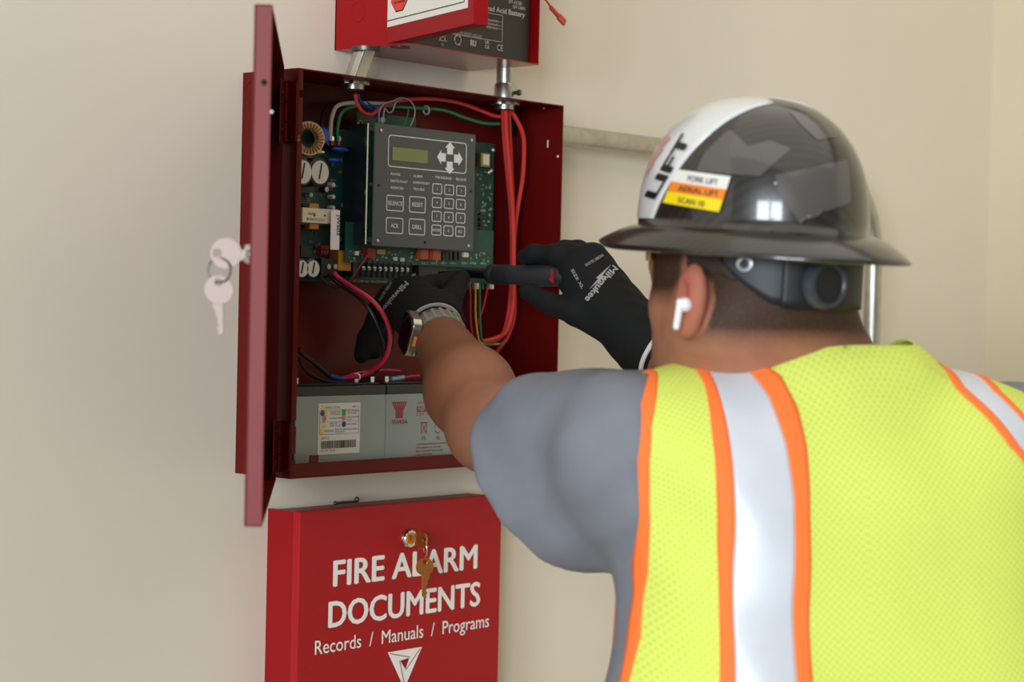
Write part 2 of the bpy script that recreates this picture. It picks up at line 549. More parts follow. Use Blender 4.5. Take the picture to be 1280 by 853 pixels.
# battery inside the upper box
M_bat = mat('black_battery_case', '2b2a28', 0.45, noise=0.08, nscale=20)
BY = -UD + 0.012
bx1 = on_y(662, 40, BY)[0]; bz0 = ZX(UZ + t)
bt = thing('battery', (bx1 - 0.1, BY + 0.05, bz0), 'black sealed lead acid battery standing in the upper red box', 'battery')
build(MB().box((UX + 0.02, BY, bz0), (bx1, -0.012, bz0 + 0.25)), 'case', M_bat, bt, bevel=0.002)
M_bp = mat('battery_print', 'cfccc4', 0.6)
EX, EZ = V(1, 0, 0), V(0, 0, 1)
def by_(px, py): return on_y(px, py, BY - 0.0006)
def line_text(parent, s, pl, pr, cap, m, Y, bold=0.0, name='lettering'):
    a = on_y(*pl, Y); b = on_y(*pr, Y)
    return build(MB().text(s, V(a[0], Y, (a[2] + b[2]) / 2), EX, EZ, height=cap, width=b[0] - a[0], bold=bold), name, m, parent)
line_text(bt, 'DT-12120', (636, 4), (652, 6), 0.0042, M_bp, BY - 0.0006, 0.015)
line_text(bt, '12V 12AH', (641, 10.5), (656, 12.5), 0.0042, M_bp, BY - 0.0006, 0.015)
line_text(bt, 'Sealed Lead Acid Battery', (584, 9), (656, 21), 0.0068, M_bp, BY - 0.0006, 0.02)
fr = MB()
f0 = by_(628, 53); 
def frm(mb, x0, x1, z0_, z1_, w, Y, th=0.0004):
    for a in ((x0, z0_, x1, z0_ + w), (x0, z1_ - w, x1, z1_), (x0, z0_, x0 + w, z1_), (x1 - w, z0_, x1, z1_)):
        mb.box((a[0], Y, a[1]), (a[2], Y - th, a[3]))
    return mb
ft = by_(628, 19)
frm(fr, f0[0] - 0.16, f0[0], f0[2], ft[2], 0.0006, BY - 0.0001)
for yy in (24, 29, 33):
    q = by_(607, yy); fr.box((q[0], BY - 0.0001, q[2]), (f0[0], BY - 0.0005, q[2] + 0.0004))
build(fr, 'print_frame', M_bp, bt)
for i, (s, yy) in enumerate((('CONSTANT VOLTAGE', 23.0), ('CYCLE USE 14.4V', 27.5), ('STANDBY USE 13.8V', 32.0))):
    a = by_(608, yy); build(MB().text(s, V(a[0], BY - 0.0006, a[2] - 0.003), EX, EZ, height=0.003, width=0.022), 'lettering', M_bp, bt)
for s, yy in (('CAUTION AVOID SHORT CIRCUIT', 42), ('DO NOT CHARGE IN A GAS TIGHT CONTAINER', 45)):
    a = by_(555, yy - 7); build(MB().text(s, V(a[0], BY - 0.0006, a[2] - 0.003), EX, EZ, height=0.0024, width=0.07), 'lettering', M_bp, bt)
# marks: crossed bin, recycling loop, UL style mark, UKCA, CE
q = by_(553.5, 46); m_ = frm(MB(), q[0] - 0.005, q[0] + 0.005, q[2] - 0.005, q[2] + 0.004, 0.0008, BY - 0.0001)
m_.obox(V(q[0] - 0.007, BY - 0.0005, q[2] - 0.006), V(0.014, 0, 0.012), V(0, 0, 0.0009), V(0, -0.0003, 0)); m_.obox(V(q[0] - 0.007, BY - 0.0005, q[2] + 0.006), V(0.014, 0, -0.012), V(0, 0, 0.0009), V(0, -0.0003, 0))
m_.text('Pb', V(q[0], BY - 0.0006, q[2] - 0.011), EX, EZ, height=0.003, align='C')
build(m_, 'bin_mark', M_bp, bt)
q = by_(572.5, 50); m_ = MB()
for i in range(3):
    a0 = math.pi / 2 + i * 2 * math.pi / 3
    pts = [V(q[0] + 0.006 * math.cos(a0 + s), BY - 0.0001, q[2] + 0.006 * math.sin(a0 + s)) for s in (0, 0.55, 1.1, 1.6)]
    m_.tube(pts, 0.0008, 5)
    m_.prism([pts[-1] + V(0.002, 0, 0), pts[-1] + V(-0.001, 0, 0.002), pts[-1] + V(-0.001, 0, -0.002)], V(0, -0.0004, 0))
build(m_, 'recycling_mark', M_bp, bt)
q = by_(591.5, 57.5); build(MB().text('RU', V(q[0], BY - 0.0006, q[2]), EX, EZ, height=0.0075, width=0.011, bold=0.05, align='C'), 'approval_mark', M_bp, bt)
q = by_(609, 55); m_ = MB().text('UK', V(q[0], BY - 0.0006, q[2]), EX, EZ, height=0.0045, width=0.0085, bold=0.03, align='C'); m_.text('CA', V(q[0], BY - 0.0006, q[2] - 0.0058), EX, EZ, height=0.0045, width=0.0085, bold=0.03, align='C'); build(m_, 'approval_mark', M_bp, bt)
q = by_(625, 63.5); build(MB().text('CE', V(q[0], BY - 0.0006, q[2]), EX, EZ, height=0.008, width=0.0115, bold=0.0, align='C'), 'approval_mark', M_bp, bt)

# loose red battery lead with a spade terminal hanging to the right of the upper box
lead = thing('battery_lead', on_y(700, 15, -0.09), 'red wire ending in an insulated spade terminal, hanging beside the upper red box', 'wire')
LY = -0.10
build(MB().tube([on_y(668, -22, LY), on_y(676, -8, LY), on_y(683, 1, LY), on_y(690, 11, LY)], 0.0013, 8), 'wire', mat('wire_red', 'c4212a', 0.45), lead, smooth=True)
a, b, c = on_y(688, 9, LY), on_y(698, 20, LY), on_y(706, 29, LY)
nrm = V(0, -1, 0); sd = unit(np.cross(nrm, c - a))
M_spade = mat('red_insulation', 'c8452f', 0.5)
sp = MB().cone(a, b, 0.0032, n=12)
sp.obox(b - sd * 0.0045 - nrm * 0.002, c - b, sd * 0.009, nrm * 0.004)
build(sp, 'spade_terminal', M_spade, lead, bevel=0.0008)

# ================================================================ documents box
DX, DZ, DBW, DD = 0.0538, -0.0449, 0.3649, 0.0586
DBH = 0.335
db = thing('documents_box', (DX + DBW / 2, 0, ZX(DZ - DBH)), 'red fire alarm documents box with white lettering below the alarm cabinet', 'box')
build(MB().box((DX + 0.003, 0, ZX(DZ - DBH + 0.003)), (DX + DBW - 0.003, -0.046, ZX(DZ - 0.003))), 'body', M_red, db)
sidep = MB().box((DX, 0, ZX(DZ - DBH)), (DX + 0.003, -0.0455, ZX(DZ - 0.001)))
build(sidep, 'side_panel', M_red, db)
cv = MB().box((DX - 0.0006, -DD, ZX(DZ - DBH)), (DX + DBW, -DD + 0.013, ZX(DZ)))
cover = build(cv, 'cover', mat('red_enamel_textured', 'a2161c', 0.45, spec=0.22, bump=0.25, bscale=700), db, bevel=0.0012)
YF = -DD - 0.0004
FA = lambda px, py: on_y(px, py, YF)
def doc_line(s, l, r, cap, bold, name='lettering'):
    a = FA(*l); b = FA(*r)
    return build(MB().text(s, V(a[0], YF, (a[2] + b[2]) / 2), EX, EZ, height=cap, width=b[0] - a[0], bold=bold), name, M_white, cover)
doc_line('FIRE ALARM', (416, 731), (596.5, 712.5), 0.0315, 0.028)
doc_line('DOCUMENTS', (410, 782), (600, 759.5), 0.0315, 0.028)
doc_line('Records  /  Manuals  /  Programs', (393.5, 815.5), (611, 787), 0.0172, 0.004)
# triangular emblem: white triangle with a smaller dark-lined triangle folded inside
TL, TR, TB = FA(485, 816), FA(527.5, 809), FA(505.5, 861)
TL[2] = TR[2] = (TL[2] + TR[2]) / 2; TL[1] = TR[1] = TB[1] = -DD
build(MB().prism([TL, TR, TB], V(0, -0.0004, 0)), 'emblem', M_white, cover)
cen = (TL + TR + TB) / 3
def tri(f, rot, lift):
    r_ = []
    for p in (TL, TR, TB):
        q = cen + (p - cen) * f; dx, dz = q[0] - cen[0], q[2] - cen[2]
        r_.append(V(cen[0] + dx * math.cos(rot) - dz * math.sin(rot), -DD - lift, cen[2] + dx * math.sin(rot) + dz * math.cos(rot)))
    return r_
build(MB().prism(tri(0.26, 0.12, 0.0004), V(0, -0.0003, 0)), 'emblem', M_red, cover)
ln = MB()
iT = tri(0.62, 0.0, 0.0006)
for p, q in ((TL, tri(0.3, 0.12, 0)[1]), (TR, tri(0.3, 0.12, 0)[2]), (TB, tri(0.3, 0.12, 0)[0])):
    p_ = V(p[0] + (cen[0] - p[0]) * 0.12, -DD - 0.0006, p[2] + (cen[2] - p[2]) * 0.12); q_ = V(q[0], -DD - 0.0006, q[2])
    ln.tube([p_, q_], 0.0005, 4, smooth=0)
build(ln, 'emblem_lines', M_red, cover)
# lock and its keys
lc = FA(510, 673); lc[1] = -DD
build(MB().lathe(lc, (0, -1, 0), [(0.0125, 0.0), (0.0125, 0.004), (0.0105, 0.0065), (0.0078, 0.0065), (0.0078, 0.005)], 28), 'lock_bezel', M_chrome, cover, smooth=True)
build(MB().cone(lc, lc + V(0, -0.0058, 0), 0.0077, n=22), 'lock_plug', M_brass, cover, smooth=True)
build(MB().box(lc + V(-0.0009, -0.0056, -0.004), lc + V(0.0009, -0.0061, 0.004)), 'keyway', M_hole, cover)
dk = thing('key_bunch', lc + V(0, -0.008, 0), 'two brass keys on a ring hanging from the documents box lock', 'keys')
bo = lc + V(0.0, -0.019, 0.0)
M_bkey = mat('worn_brass', 'b0733a', 0.32, metal=0.9, noise=0.15, nscale=120)
build(key_shape(MB(), bo + V(0.0005, -0.0035, 0), V(0, 1, 0), V(0, 0, 1), V(1, 0, 0), 0.0115, 0.006, 0.002), 'key', M_bkey, dk, bevel=0.0003)
rr = bo + V(0.0005, -0.011, -0.009)
build(MB().ring(rr, (0.75, -0.5, 0.1), 0.0115, 0.0008), 'key_ring', M_chrome, dk, smooth=True)
kd = unit(V(0.03, 0.0, -1)); ks = unit(V(0.8, -0.6, 0.024))
build(key_shape(MB(), rr + V(0.0, -0.0005, -0.0245), kd, ks, unit(np.cross(kd, ks)), 0.0115, 0.029, 0.002), 'key', M_bkey, dk, bevel=0.0003)
# small bent latch rod on top of the documents box
lr = MB()
z1 = ZX(DZ) + 0.0035
p = [on_y(419, 629, -0.035), on_y(432, 629.5, -0.035), on_y(446, 627.5, -0.035)]
for q in p: q[2] = z1
lr.tube(p, 0.0016, 8, smooth=2)
build(lr.ball(p[0], 0.0028, 6).ring(p[2] + V(0, 0, 0.002), (0, 1, 0), 0.003, 0.0011), 'latch_rod', M_dsteel, smooth=True, label='small dark bent rod lying on top of the documents box', cat='hardware')

# ================================================================ conduits
CY = -0.06
def conduit_parts(root, z):
    pass
cx = on_y(631.5, 95, CY)[0]
cd = thing('conduit', (cx, CY, ZX(H)), 'short vertical galvanised conduit joining the right side of the two red boxes', 'conduit')
build(MB().cone((cx, CY, ZX(H + 0.014)), (cx, CY, ZX(UZ)), 0.0118, n=28), 'pipe', M_steel, cd, smooth=True)
build(MB().lathe((cx, CY, ZX(H)), (0, 0, 1), [(0.0, 0), (0.0142, 0), (0.0142, 0.0215), (0.0128, 0.024), (0.0118, 0.024)], 28), 'connector', M_steel, cd, smooth=True)
sdir = unit(CR * V(1, 1, 0) * 0.75 - CF * V(1, 1, 0) * 0.35)
q = V(cx, CY, ZX(H + 0.0115))
build(MB().cone(q + sdir * 0.013, q + sdir * 0.021, 0.0026, n=8).cone(q + sdir * 0.019, q + sdir * 0.023, 0.004, n=12), 'set_screw', M_dsteel, cd, smooth=True)
def locknut(c, root, up=1):
    n = 16; prof = []
    mb = MB()
    pts = []
    for i in range(2 * n):
        R_ = 0.0195 if (i // 2) % 2 == 0 else 0.0172
        a = math.pi * i / n
        pts.append(np.asarray(c) + V(R_ * math.cos(a), R_ * math.sin(a), 0))
    mb.prism(pts, V(0, 0, -0.003 * up))
    mb.cone(c, np.asarray(c) + V(0, 0, -0.009 * up), 0.0135, n=24)
    build(mb, 'locknut', M_steel, root, smooth=True)
locknut((cx, CY, ZX(H - t)), cd)
# left offset nipple
l0 = on_y(457, 64, -0.055); l0[2] = ZX(UZ); l1 = on_y(442, 100, -0.055); l1[2] = ZX(H)
of = thing('offset_nipple', l1, 'slanted galvanised offset nipple joining the left side of the two red boxes', 'conduit')
dv = l0 - l1
prof = []
ow, od = 0.0125, 0.010
ring_ = [(ow, -od * 0.3), (ow, od * 0.3), (ow * 0.75, od), (-ow * 0.75, od), (-ow, od * 0.3), (-ow, -od * 0.3), (-ow * 0.75, -od), (ow * 0.75, -od)]
build(MB().prism([l1 + V(a, b, 0) for a, b in ring_], dv), 'body', M_steel, of, bevel=0.0015)
build(MB().cone(l0 - V(0, 0, 0.005), l0, 0.0175, n=24), 'collar', M_dsteel, of, smooth=True)
build(MB().cone(l1, l1 + V(0, 0, 0.004), 0.0165, n=24), 'collar', M_dsteel, of, smooth=True)
locknut(l1 - V(0, 0, t), of)
# long run: out of the cabinet's right side, along the wall, then down
hz = ZX(0.4487); vx = 1.405
path = [V(W, -0.03, hz), V(0.9, -0.03, hz), V(1.24, -0.03, hz)]
Rb = 0.14
bend = [V(vx - Rb + Rb * math.sin(a), -0.03, hz - Rb + Rb * math.cos(a)) for a in np.linspace(0, math.pi / 2, 10)]
run = thing('conduit_run', (vx, -0.03, ZX(-0.6)), 'long galvanised conduit running along the wall behind the worker and bending down', 'conduit')
build(MB().tube([V(W, -0.03, hz), V(0.9, -0.03, hz)] + bend + [V(vx, -0.03, ZX(-0.2)), V(vx, -0.03, 0.3)], 0.0147, 20, smooth=0), 'pipe', M_steel, run, smooth=True, angle=60)
build(MB().lathe((W, -0.03, hz), (1, 0, 0), [(0.0, 0), (0.0172, 0), (0.0172, 0.022), (0.0155, 0.025), (0.0147, 0.025)], 24), 'connector', M_steel, run, smooth=True)
for zz in (0.9,):
    sp = MB().box((vx - 0.04, -0.0005, zz), (vx + 0.04, -0.003, zz + 0.02)); sp.lathe((vx, -0.03, zz), (0, 0, 1), [(0.0155, 0), (0.0165, 0), (0.0165, 0.02), (0.0155, 0.02)], 24, True)
    build(sp, 'strap', M_steel, run)
# ================================================================ electronics inside the alarm cabinet
M_pcb = mat('green_circuit_board', '0e3a32', 0.45, noise=0.25, nscale=90)
M_pcb2 = mat('green_circuit_board_bright', '0c4436', 0.45, noise=0.2, nscale=110)
M_silk = mat('silkscreen', 'b9c9be', 0.6)
M_cream = mat('cream_plastic', 'd8d2b8', 0.5)
M_blue = mat('blue_epoxy', '1f4fb4', 0.35)
M_copper = mat('copper_winding', 'b0603a', 0.35, metal=0.8)
M_yellowtape = mat('yellow_tape', 'cfc08a', 0.5)
M_capblack = mat('capacitor_sleeve', '2a211f', 0.4)
M_orange = mat('orange_component', 'b5512c', 0.45)
M_amber = mat('amber_film', 'b5771c', 0.4)
M_screw = mat('zinc_screw', 'c9cdd0', 0.3, metal=0.9)
PY = -0.030                                   # board surfaces
EYv = V(0, -1, 0)
P_ = lambda px, py, lift=0.0: on_y(px, py, PY - lift)

# ---- power supply board on the left
a = P_(372, 158); b = P_(437, 353)
psx0, psx1 = 0.012, P_(437, 250)[0]; psz0, psz1 = P_(400, 352)[2], P_(400, 158)[2]
ps = thing('power_supply_board', ((psx0 + psx1) / 2, PY, psz0), 'green power supply board with coil and capacitors at the left of the cabinet', 'circuit board')
build(MB().box((psx0, PY, psz0), (psx1, PY + 0.0016, psz1)), 'board', M_pcb, ps)
for x, z in ((psx0 + 0.005, psz0 + 0.005), (psx1 - 0.005, psz0 + 0.005), (psx0 + 0.005, psz1 - 0.005), (psx1 - 0.005, psz1 - 0.005)):
    build(MB().cone((x, -0.002, z), (x, PY + 0.0016, z), 0.003, n=8), 'standoff', M_brass, ps)
# wound toroid standing on edge, seen from its side
c = on_y(383.5, 173.5, PY - 0.020)
ax = unit(V(-0.35, -1, 0))
tor = thing('toroid_coil', c - V(0, 0, 0.02), None, None); tor.parent = ps; tor.location = Vector(ORG[tor.name] - ORG[ps.name])
build(MB().lathe(c - ax * 0.006, ax, [(0.0125, 0.0), (0.0125, 0.013), (0.0205, 0.013), (0.0205, 0.0)], 28, True), 'core', M_yellowtape, tor, smooth=True)
u_, v_, w_ = frame(ax)
for i in range(26):
    th = 2 * math.pi * i / 26
    e_ = math.cos(th) * u_ + math.sin(th) * v_
    pts = [c + e_ * 0.0118 + ax * 0.0078, c + e_ * 0.0165 + ax * 0.0083, c + e_ * 0.0185 + ax * 0.0075]
    build(MB().tube(pts, 0.0009, 6, smooth=0), 'winding', M_copper, tor)
# blue disc varistor, upright
c = on_y(401.5, 170, PY - 0.012)
build(MB().lathe(c, (-0.2, -1, 0), [(0.0, 0.0), (0.009, 0.0005), (0.0115, 0.002), (0.009, 0.0045), (0.0, 0.005)], 24), 'varistor', M_blue, ps, smooth=True)
for (px, py, r) in ((425, 187, 0.0155), (417, 200.5, 0.011)):
    c = on_y(px, py, PY - 0.012)
    build(MB().ball(c, (r, 0.006, 0.0034), 10), 'varistor', M_blue, ps, smooth=True)
# large electrolytic capacitors seen end-on
def elcap(px, py, R, h, sleeve, name='capacitor', slot=True, top=None):
    c = on_y(px, py, PY - h); base = V(c[0], PY, c[2])
    g = thing(name, base, None, None); g.parent = ps; g.location = Vector(base - ORG[ps.name])
    build(MB().lathe(base, (0, -1, 0), [(R, 0.0), (R, h - 0.001), (R * 0.93, h), (R * 0.8, h + 0.0003), (0, h + 0.0003)], 28), 'sleeve', sleeve, g, smooth=True)
    tp = V(c[0], PY - h - 0.0005, c[2])
    build(MB().cone(tp, tp + V(0, -0.0006, 0), R * 0.80, n=28), 'vent_cap', top or M_cream, g, smooth=True)
    if slot:
        q = tp + V(0, -0.0006, 0)
        s_ = V(0.2, 0, 1.0) * R * 0.62
        build(MB().obox(q - s_ - V(0.0009, 0, 0), V(0.0018, 0, 0), 2 * s_, V(0, -0.0004, 0)) if False else MB().tube([q - s_ * 0.75, q + s_], 0.0012, 5, smooth=0), 'vent_slot', M_black, g)
    return g
M_capwhite = mat('capacitor_top', 'cfcbc2', 0.5)
elcap(378, 215, 0.0175, 0.030, M_capblack, top=M_capwhite)
elcap(399.5, 215.5, 0.0175, 0.030, M_capblack, top=M_capwhite)
M_navy = mat('capacitor_navy', '1b2344', 0.4)
elcap(377, 336, 0.0125, 0.022, M_navy, top=M_capwhite)
elcap(391, 336, 0.0125, 0.022, M_navy, top=M_capwhite)
# transformer with printed cream label and brass end tabs
tr = thing('transformer', P_(400, 278), None, None); tr.parent = ps; tr.location = Vector(ORG[tr.name] - ORG[ps.name])
TY = PY - 0.022
def pxbox(x0, y0, x1, y1, Yf, depth):
    a = on_y(x0, y1, Yf); b = on_y(x1, y0, Yf)
    return MB().box((a[0], Yf, a[2]), (b[0], Yf + depth, b[2]))
build(pxbox(376, 263, 423, 281, TY + 0.004, 0.018), 'core', mat('transformer_core', '4a4433', 0.6), tr, bevel=0.001)
build(pxbox(378, 262.5, 422, 278, TY, 0.004), 'label_plate', M_cream, tr, bevel=0.0006)
for y in (259, 282.5):
    build(pxbox(387, y - 4, 399, y + 4, TY + 0.003, 0.01), 'coil_tab', M_amber, tr, bevel=0.001)
q = on_y(384, 275.5, TY - 0.0003)
build(MB().text('DANGER', on_y(385, 268.5, TY - 0.0004), EX, EZ, height=0.003, width=0.013), 'lettering', M_black, tr)
build(MB().text('HIGH VOLTAGE', on_y(386, 275.5, TY - 0.0004), EX, EZ, height=0.003, width=0.026), 'lettering', M_black, tr)
build(MB().cone(on_y(384, 273.5, TY), on_y(384, 273.5, TY - 0.0004), 0.0016, n=12), 'danger_mark', M_orange, tr)
for px in (393, 406):
    q = on_y(px, 269.5, TY); build(MB().cone(q, q + V(0, -0.0005, 0), 0.0013, n=10), 'pin_hole', M_black, tr)
# white label strip hanging along the board
lab = build(pxbox(413, 263, 425, 312, PY - 0.026, 0.0008), 'paper_label', M_white, ps)
q = on_y(421.5, 268, PY - 0.0264)
build(MB().text('JW602', q, V(0, 0, -1), V(1, 0, 0), height=0.0052, width=0.026, bold=0.01), 'lettering', M_black, lab)
# terminal connector, relays, small parts
tb = thing('terminal_block', P_(411, 340), None, None); tb.parent = ps; tb.location = Vector(ORG[tb.name] - ORG[ps.name])
build(pxbox(401, 324, 423, 346, PY - 0.016, 0.016), 'housing', M_black, tb, bevel=0.0008)
for px in (410.5, 418.5):
    q = on_y(px, 333.5, PY - 0.016); build(MB().cone(q, q + V(0, -0.0015, 0), 0.0032, n=14), 'screw', M_screw, tb)
build(pxbox(423, 314, 439.5, 338.5, PY - 0.018, 0.018), 'film_capacitor', M_amber, ps, bevel=0.001)
build(pxbox(376, 308, 391, 322, PY - 0.010, 0.010), 'relay', M_black, ps, bevel=0.0006)
hd = MB(); 
for i in range(2):
    for j in range(3):
        q = P_(403 + 3.2 * j, 309.5 + 6 * i, 0.009); hd.box(q + V(-0.0016, 0, -0.0022), q + V(0.0016, 0.009, 0.0022))
build(hd, 'pin_header', mat('red_connector', '9b1e22', 0.45), ps)
for (px, py, r) in ((402, 237, 0.004), (411, 231.5, 0.0032), (411, 246.5, 0.0028), (383, 244, 0.003), (411, 260, 0.003)):
    q = P_(px, py); g_ = build(MB().lathe(q, (0, -1, 0), [(r, 0), (r, 0.008), (r * 0.9, 0.009), (0, 0.009)], 16), 'small_capacitor', M_capwhite if r < 0.0035 else M_capblack, ps, smooth=True)
    if r >= 0.0035:
        build(MB().cone(q + V(0, -0.009, 0), q + V(0, -0.0096, 0), r * 0.8, n=16), 'vent_cap', M_capwhite, g_)
# fuse
f0, f1 = P_(391, 188.5, 0.01), P_(403, 190.5, 0.01)
fu = build(MB().cone(f0, f1, 0.0026, n=12), 'fuse', M_cream, ps, smooth=True)
build(MB().cone(f0 - (f1 - f0) * 0.02, f0 + (f1 - f0) * 0.25, 0.003, n=12).cone(f1 - (f1 - f0) * 0.25, f1 + (f1 - f0) * 0.02, 0.003, n=12), 'end_cap', M_screw, fu, smooth=True)
# input terminals the white and green mains wires land on
it = thing('terminal_block', P_(420, 170), None, None); it.parent = ps; it.location = Vector(ORG[it.name] - ORG[ps.name])
build(pxbox(409, 164, 440, 182, PY - 0.014, 0.014), 'housing', M_black, it, bevel=0.0008)
for px in (414.5, 423):
    q = on_y(px, 173.5, PY - 0.014)
    build(MB().cone(q, q + V(0, -0.0018, 0), 0.0032, n=14), 'screw', M_screw, it)
    build(MB().cone(q + V(0, -0.001, -0.003), q + V(0, -0.001, -0.008), 0.0022, n=10), 'ferrule', M_copper, it)
# tiny surface-mount parts
sm = MB()
for i in range(70):
    px, py = rng.uniform(376, 432), rng.uniform(196, 345)
    q = P_(px, py); sx, sz = rng.choice([0.0012, 0.0018, 0.0026], 2)
    sm.box(q + V(-sx, 0, -sz), q + V(sx, -rng.uniform(0.0006, 0.002), sz))
build(sm, 'surface_mount_parts', mat('chip_grey', '6b6a60', 0.5), ps, kind='stuff')

# ---- main board behind the keypad
mx0, mx1 = psx1 + 0.003, P_(616.5, 250)[0]
mz0, mz1 = P_(500, 347)[2] , P_(600, 178)[2]
M_PY = PY
mb_ = thing('main_board', ((mx0 + mx1) / 2, PY, mz0), 'large green main circuit board behind the grey keypad', 'circuit board')
zb2 = P_(560, 356)[2]
build(MB().box((mx0, PY, zb2), (mx1, PY + 0.0016, mz1)), 'board', M_pcb2, mb_)
for x in (mx0 + 0.006, mx1 - 0.006):
    for z in (zb2 + 0.006, mz1 - 0.006):
        build(MB().cone((x, -0.002, z), (x, PY + 0.0016, z), 0.003, n=8), 'standoff', M_brass, mb_)
# upper tab with mounting eye
tabm = pxbox(446, 148, 520, 168, PY - 0.0, 0.0016)
build(tabm, 'board_tab', M_pcb2, mb_)
def eye(px, py, lift, parent, R=0.0042):
    q = P_(px, py, lift)
    build(MB().lathe(q, (0, -1, 0), [(R * 0.55, 0), (R, 0), (R, 0.0006), (R * 0.55, 0.0006)], 20, True), 'mounting_eye', M_brass, parent, smooth=True)
    build(MB().cone(q, q + V(0, -0.0003, 0), R * 0.55, n=16), 'eye_hole', M_hole, parent)
eye(450.5, 154, 0.0, mb_)
# lower front daughter board edge (the strip below the keypad)
DY = PY - 0.022
def D_(px, py, lift=0.0): return on_y(px, py, DY - lift)
dbd = pxbox(430.5, 306, 617, 331, DY, 0.0016)
a = D_(431, 333); b = D_(616, 331); a2 = D_(431, 300); zl = (a[2] + b[2]) / 2
build(MB().box((a[0], DY, zl), (b[0], DY + 0.0016, zl + 0.05)), 'strip_board', M_pcb2, mb_)
q = D_(521, 321.5)
build(MB().lathe(q, (0, -1, 0), [(0.0026, 0), (0.0044, 0), (0.0044, 0.0007), (0.0026, 0.0007)], 20, True), 'mounting_eye', M_brass, mb_, smooth=True)
build(MB().cone(q, q + V(0, -0.0003, 0), 0.0026, n=16), 'eye_hole', M_hole, mb_)
def dbox(x0, y0, x1, y1, h, name, m, bevel=0.0005):
    a = on_y(x0, y1, DY - h); b = on_y(x1, y0, DY - h)
    return build(MB().box((a[0], DY - h, a[2]), (b[0], DY, b[2])), name, m, mb_, bevel=bevel)
dbox(526, 312, 536, 324, 0.008, 'relay', M_orange)
dbox(537, 312.5, 541, 325, 0.008, 'relay', mat('red_connector', '9b1e22', 0.45))
dbox(541.5, 313, 551.5, 325, 0.008, 'relay', M_orange)
M_chip = mat('chip_black', '1c1e1f', 0.4)
for x in (553.5, 557.5, 562, 568, 573.5):
    dbox(x, 315, x + 3.4, 325.5, 0.006, 'chip', M_chip, 0.0003)
dbox(579.5, 316, 586, 321.5, 0.007, 'connector', M_cream)
dbox(459.5, 311, 470, 323, 0.010, 'pin_header', mat('red_connector', '9b1e22', 0.45))
dbox(471, 312, 482, 318, 0.004, 'pin_socket', mat('gold_contact', '9c8b4b', 0.4, metal=0.6))
dbox(493, 321.5, 497, 326, 0.003, 'led', M_cream); dbox(502, 322.5, 506, 327, 0.003, 'led', M_cream); dbox(443.5, 314, 449, 319.5, 0.004, 'stud', M_screw)
for i, (px, s) in enumerate(((527, 'SLC 1'), (539, 'SLC 2'), (551, 'NAC 1'), (563, 'NAC 2'), (577, 'AUX'), (588, 'RS485'), (601, 'BELL'))):
    build(MB().text(s, D_(px, 330 - 0.0, 0.0004), EX, EZ, height=0.0022, width=0.011), 'lettering', M_silk, mb_)
# field wiring terminal strip with its row of screws
ts = thing('terminal_strip', P_(485, 345), None, None); ts.parent = mb_; ts.location = Vector(ORG[ts.name] - ORG[mb_.name])
TYs = PY - 0.020
a = on_y(441, 343, TYs); b = on_y(513, 345, TYs)
zc = (on_y(450, 336, TYs)[2] + on_y(510, 337.5, TYs)[2]) / 2
build(MB().box((a[0], TYs, zc - 0.011), (b[0], PY, zc + 0.0095)), 'housing', M_chip, ts, bevel=0.0006)
for i in range(9):
    px = 454 + i * 6.9
    q = on_y(px, 335.6 + 0.19 * i, TYs)
    sc_ = build(MB().lathe(q, (0, -1, 0), [(0.0031, 0), (0.0031, 0.0012), (0.002, 0.002), (0, 0.0021)], 14), 'terminal_screw', M_screw, ts, smooth=True)
    build(MB().box(q + V(-0.0026, -0.002, -0.0004), q + V(0.0026, -0.0024, 0.0004)), 'screw_slot', M_chip, sc_)
for i in range(10):
    q = on_y(450.5 + i * 6.9, 338, TYs)
    build(MB().box((q[0] - 0.0005, TYs - 0.003, zc - 0.011), (q[0] + 0.0005, TYs, zc + 0.0095)), 'barrier', M_chip, ts)
build(MB().text('TROUBLE  SUPERVISORY', on_y(446, 347.2, PY - 0.0004), EX, EZ, height=0.003, width=0.058), 'lettering', M_silk, mb_)
build(MB().text('NC COM NO  NC COM NO', on_y(441, 352.8, PY - 0.0004), EX, EZ, height=0.0032, width=0.06), 'lettering', M_silk, mb_)
c0 = on_y(509, 349, PY - 0.016); c1 = on_y(520, 342, PY - 0.016)
build(MB().prism([V(c0[0], c0[1], c0[2]), V(c1[0] - 0.002, c0[1], c0[2] - 0.001), V(c1[0], c0[1], c1[2]), V(c0[0] + 0.004, c0[1], c1[2] - 0.002)], V(0, 0.016, 0)), 'plug_connector', mat('green_connector', '2f9a34', 0.4), mb_)
dkb = pxbox(523, 333, 560, 352, PY - 0.014, 0.014); build(dkb, 'terminal_housing', M_chip, mb_, bevel=0.0006)
# right-hand side of the board: connectors, coil, chips
dboxP = lambda x0, y0, x1, y1, h, name, m, bev=0.0004: build(pxbox(x0, y0, x1, y1, PY - h, h), name, m, mb_, bevel=bev)
dboxP(601, 192, 613, 208, 0.010, 'coil_frame', mat('gold_contact', '9c8b4b', 0.4, metal=0.6))
dboxP(604, 193.5, 612, 206, 0.012, 'coil', M_cream)
dboxP(604.5, 297.5, 612, 309.5, 0.010, 'connector', M_cream)
dboxP(606, 311, 610.5, 322, 0.005, 'chip', M_chip)
for (px, py) in ((613.5, 188), (611, 214), (608, 216)):
    q = P_(px, py); build(MB().ball(q + V(0, -0.004, 0), 0.0032, 8), 'small_capacitor', M_screw, mb_, smooth=True)
for py in (265, 272, 279, 286):
    dboxP(600, py, 604, py + 4.5, 0.003, 'chip', M_chip)
sm = MB()
for i in range(60):
    px, py = rng.uniform(596, 614), rng.uniform(215, 345)
    q = P_(px, py); sx, sz = rng.choice([0.0008, 0.0013, 0.0018], 2)
    sm.box(q + V(-sx, 0, -sz), q + V(sx, -0.001, sz))
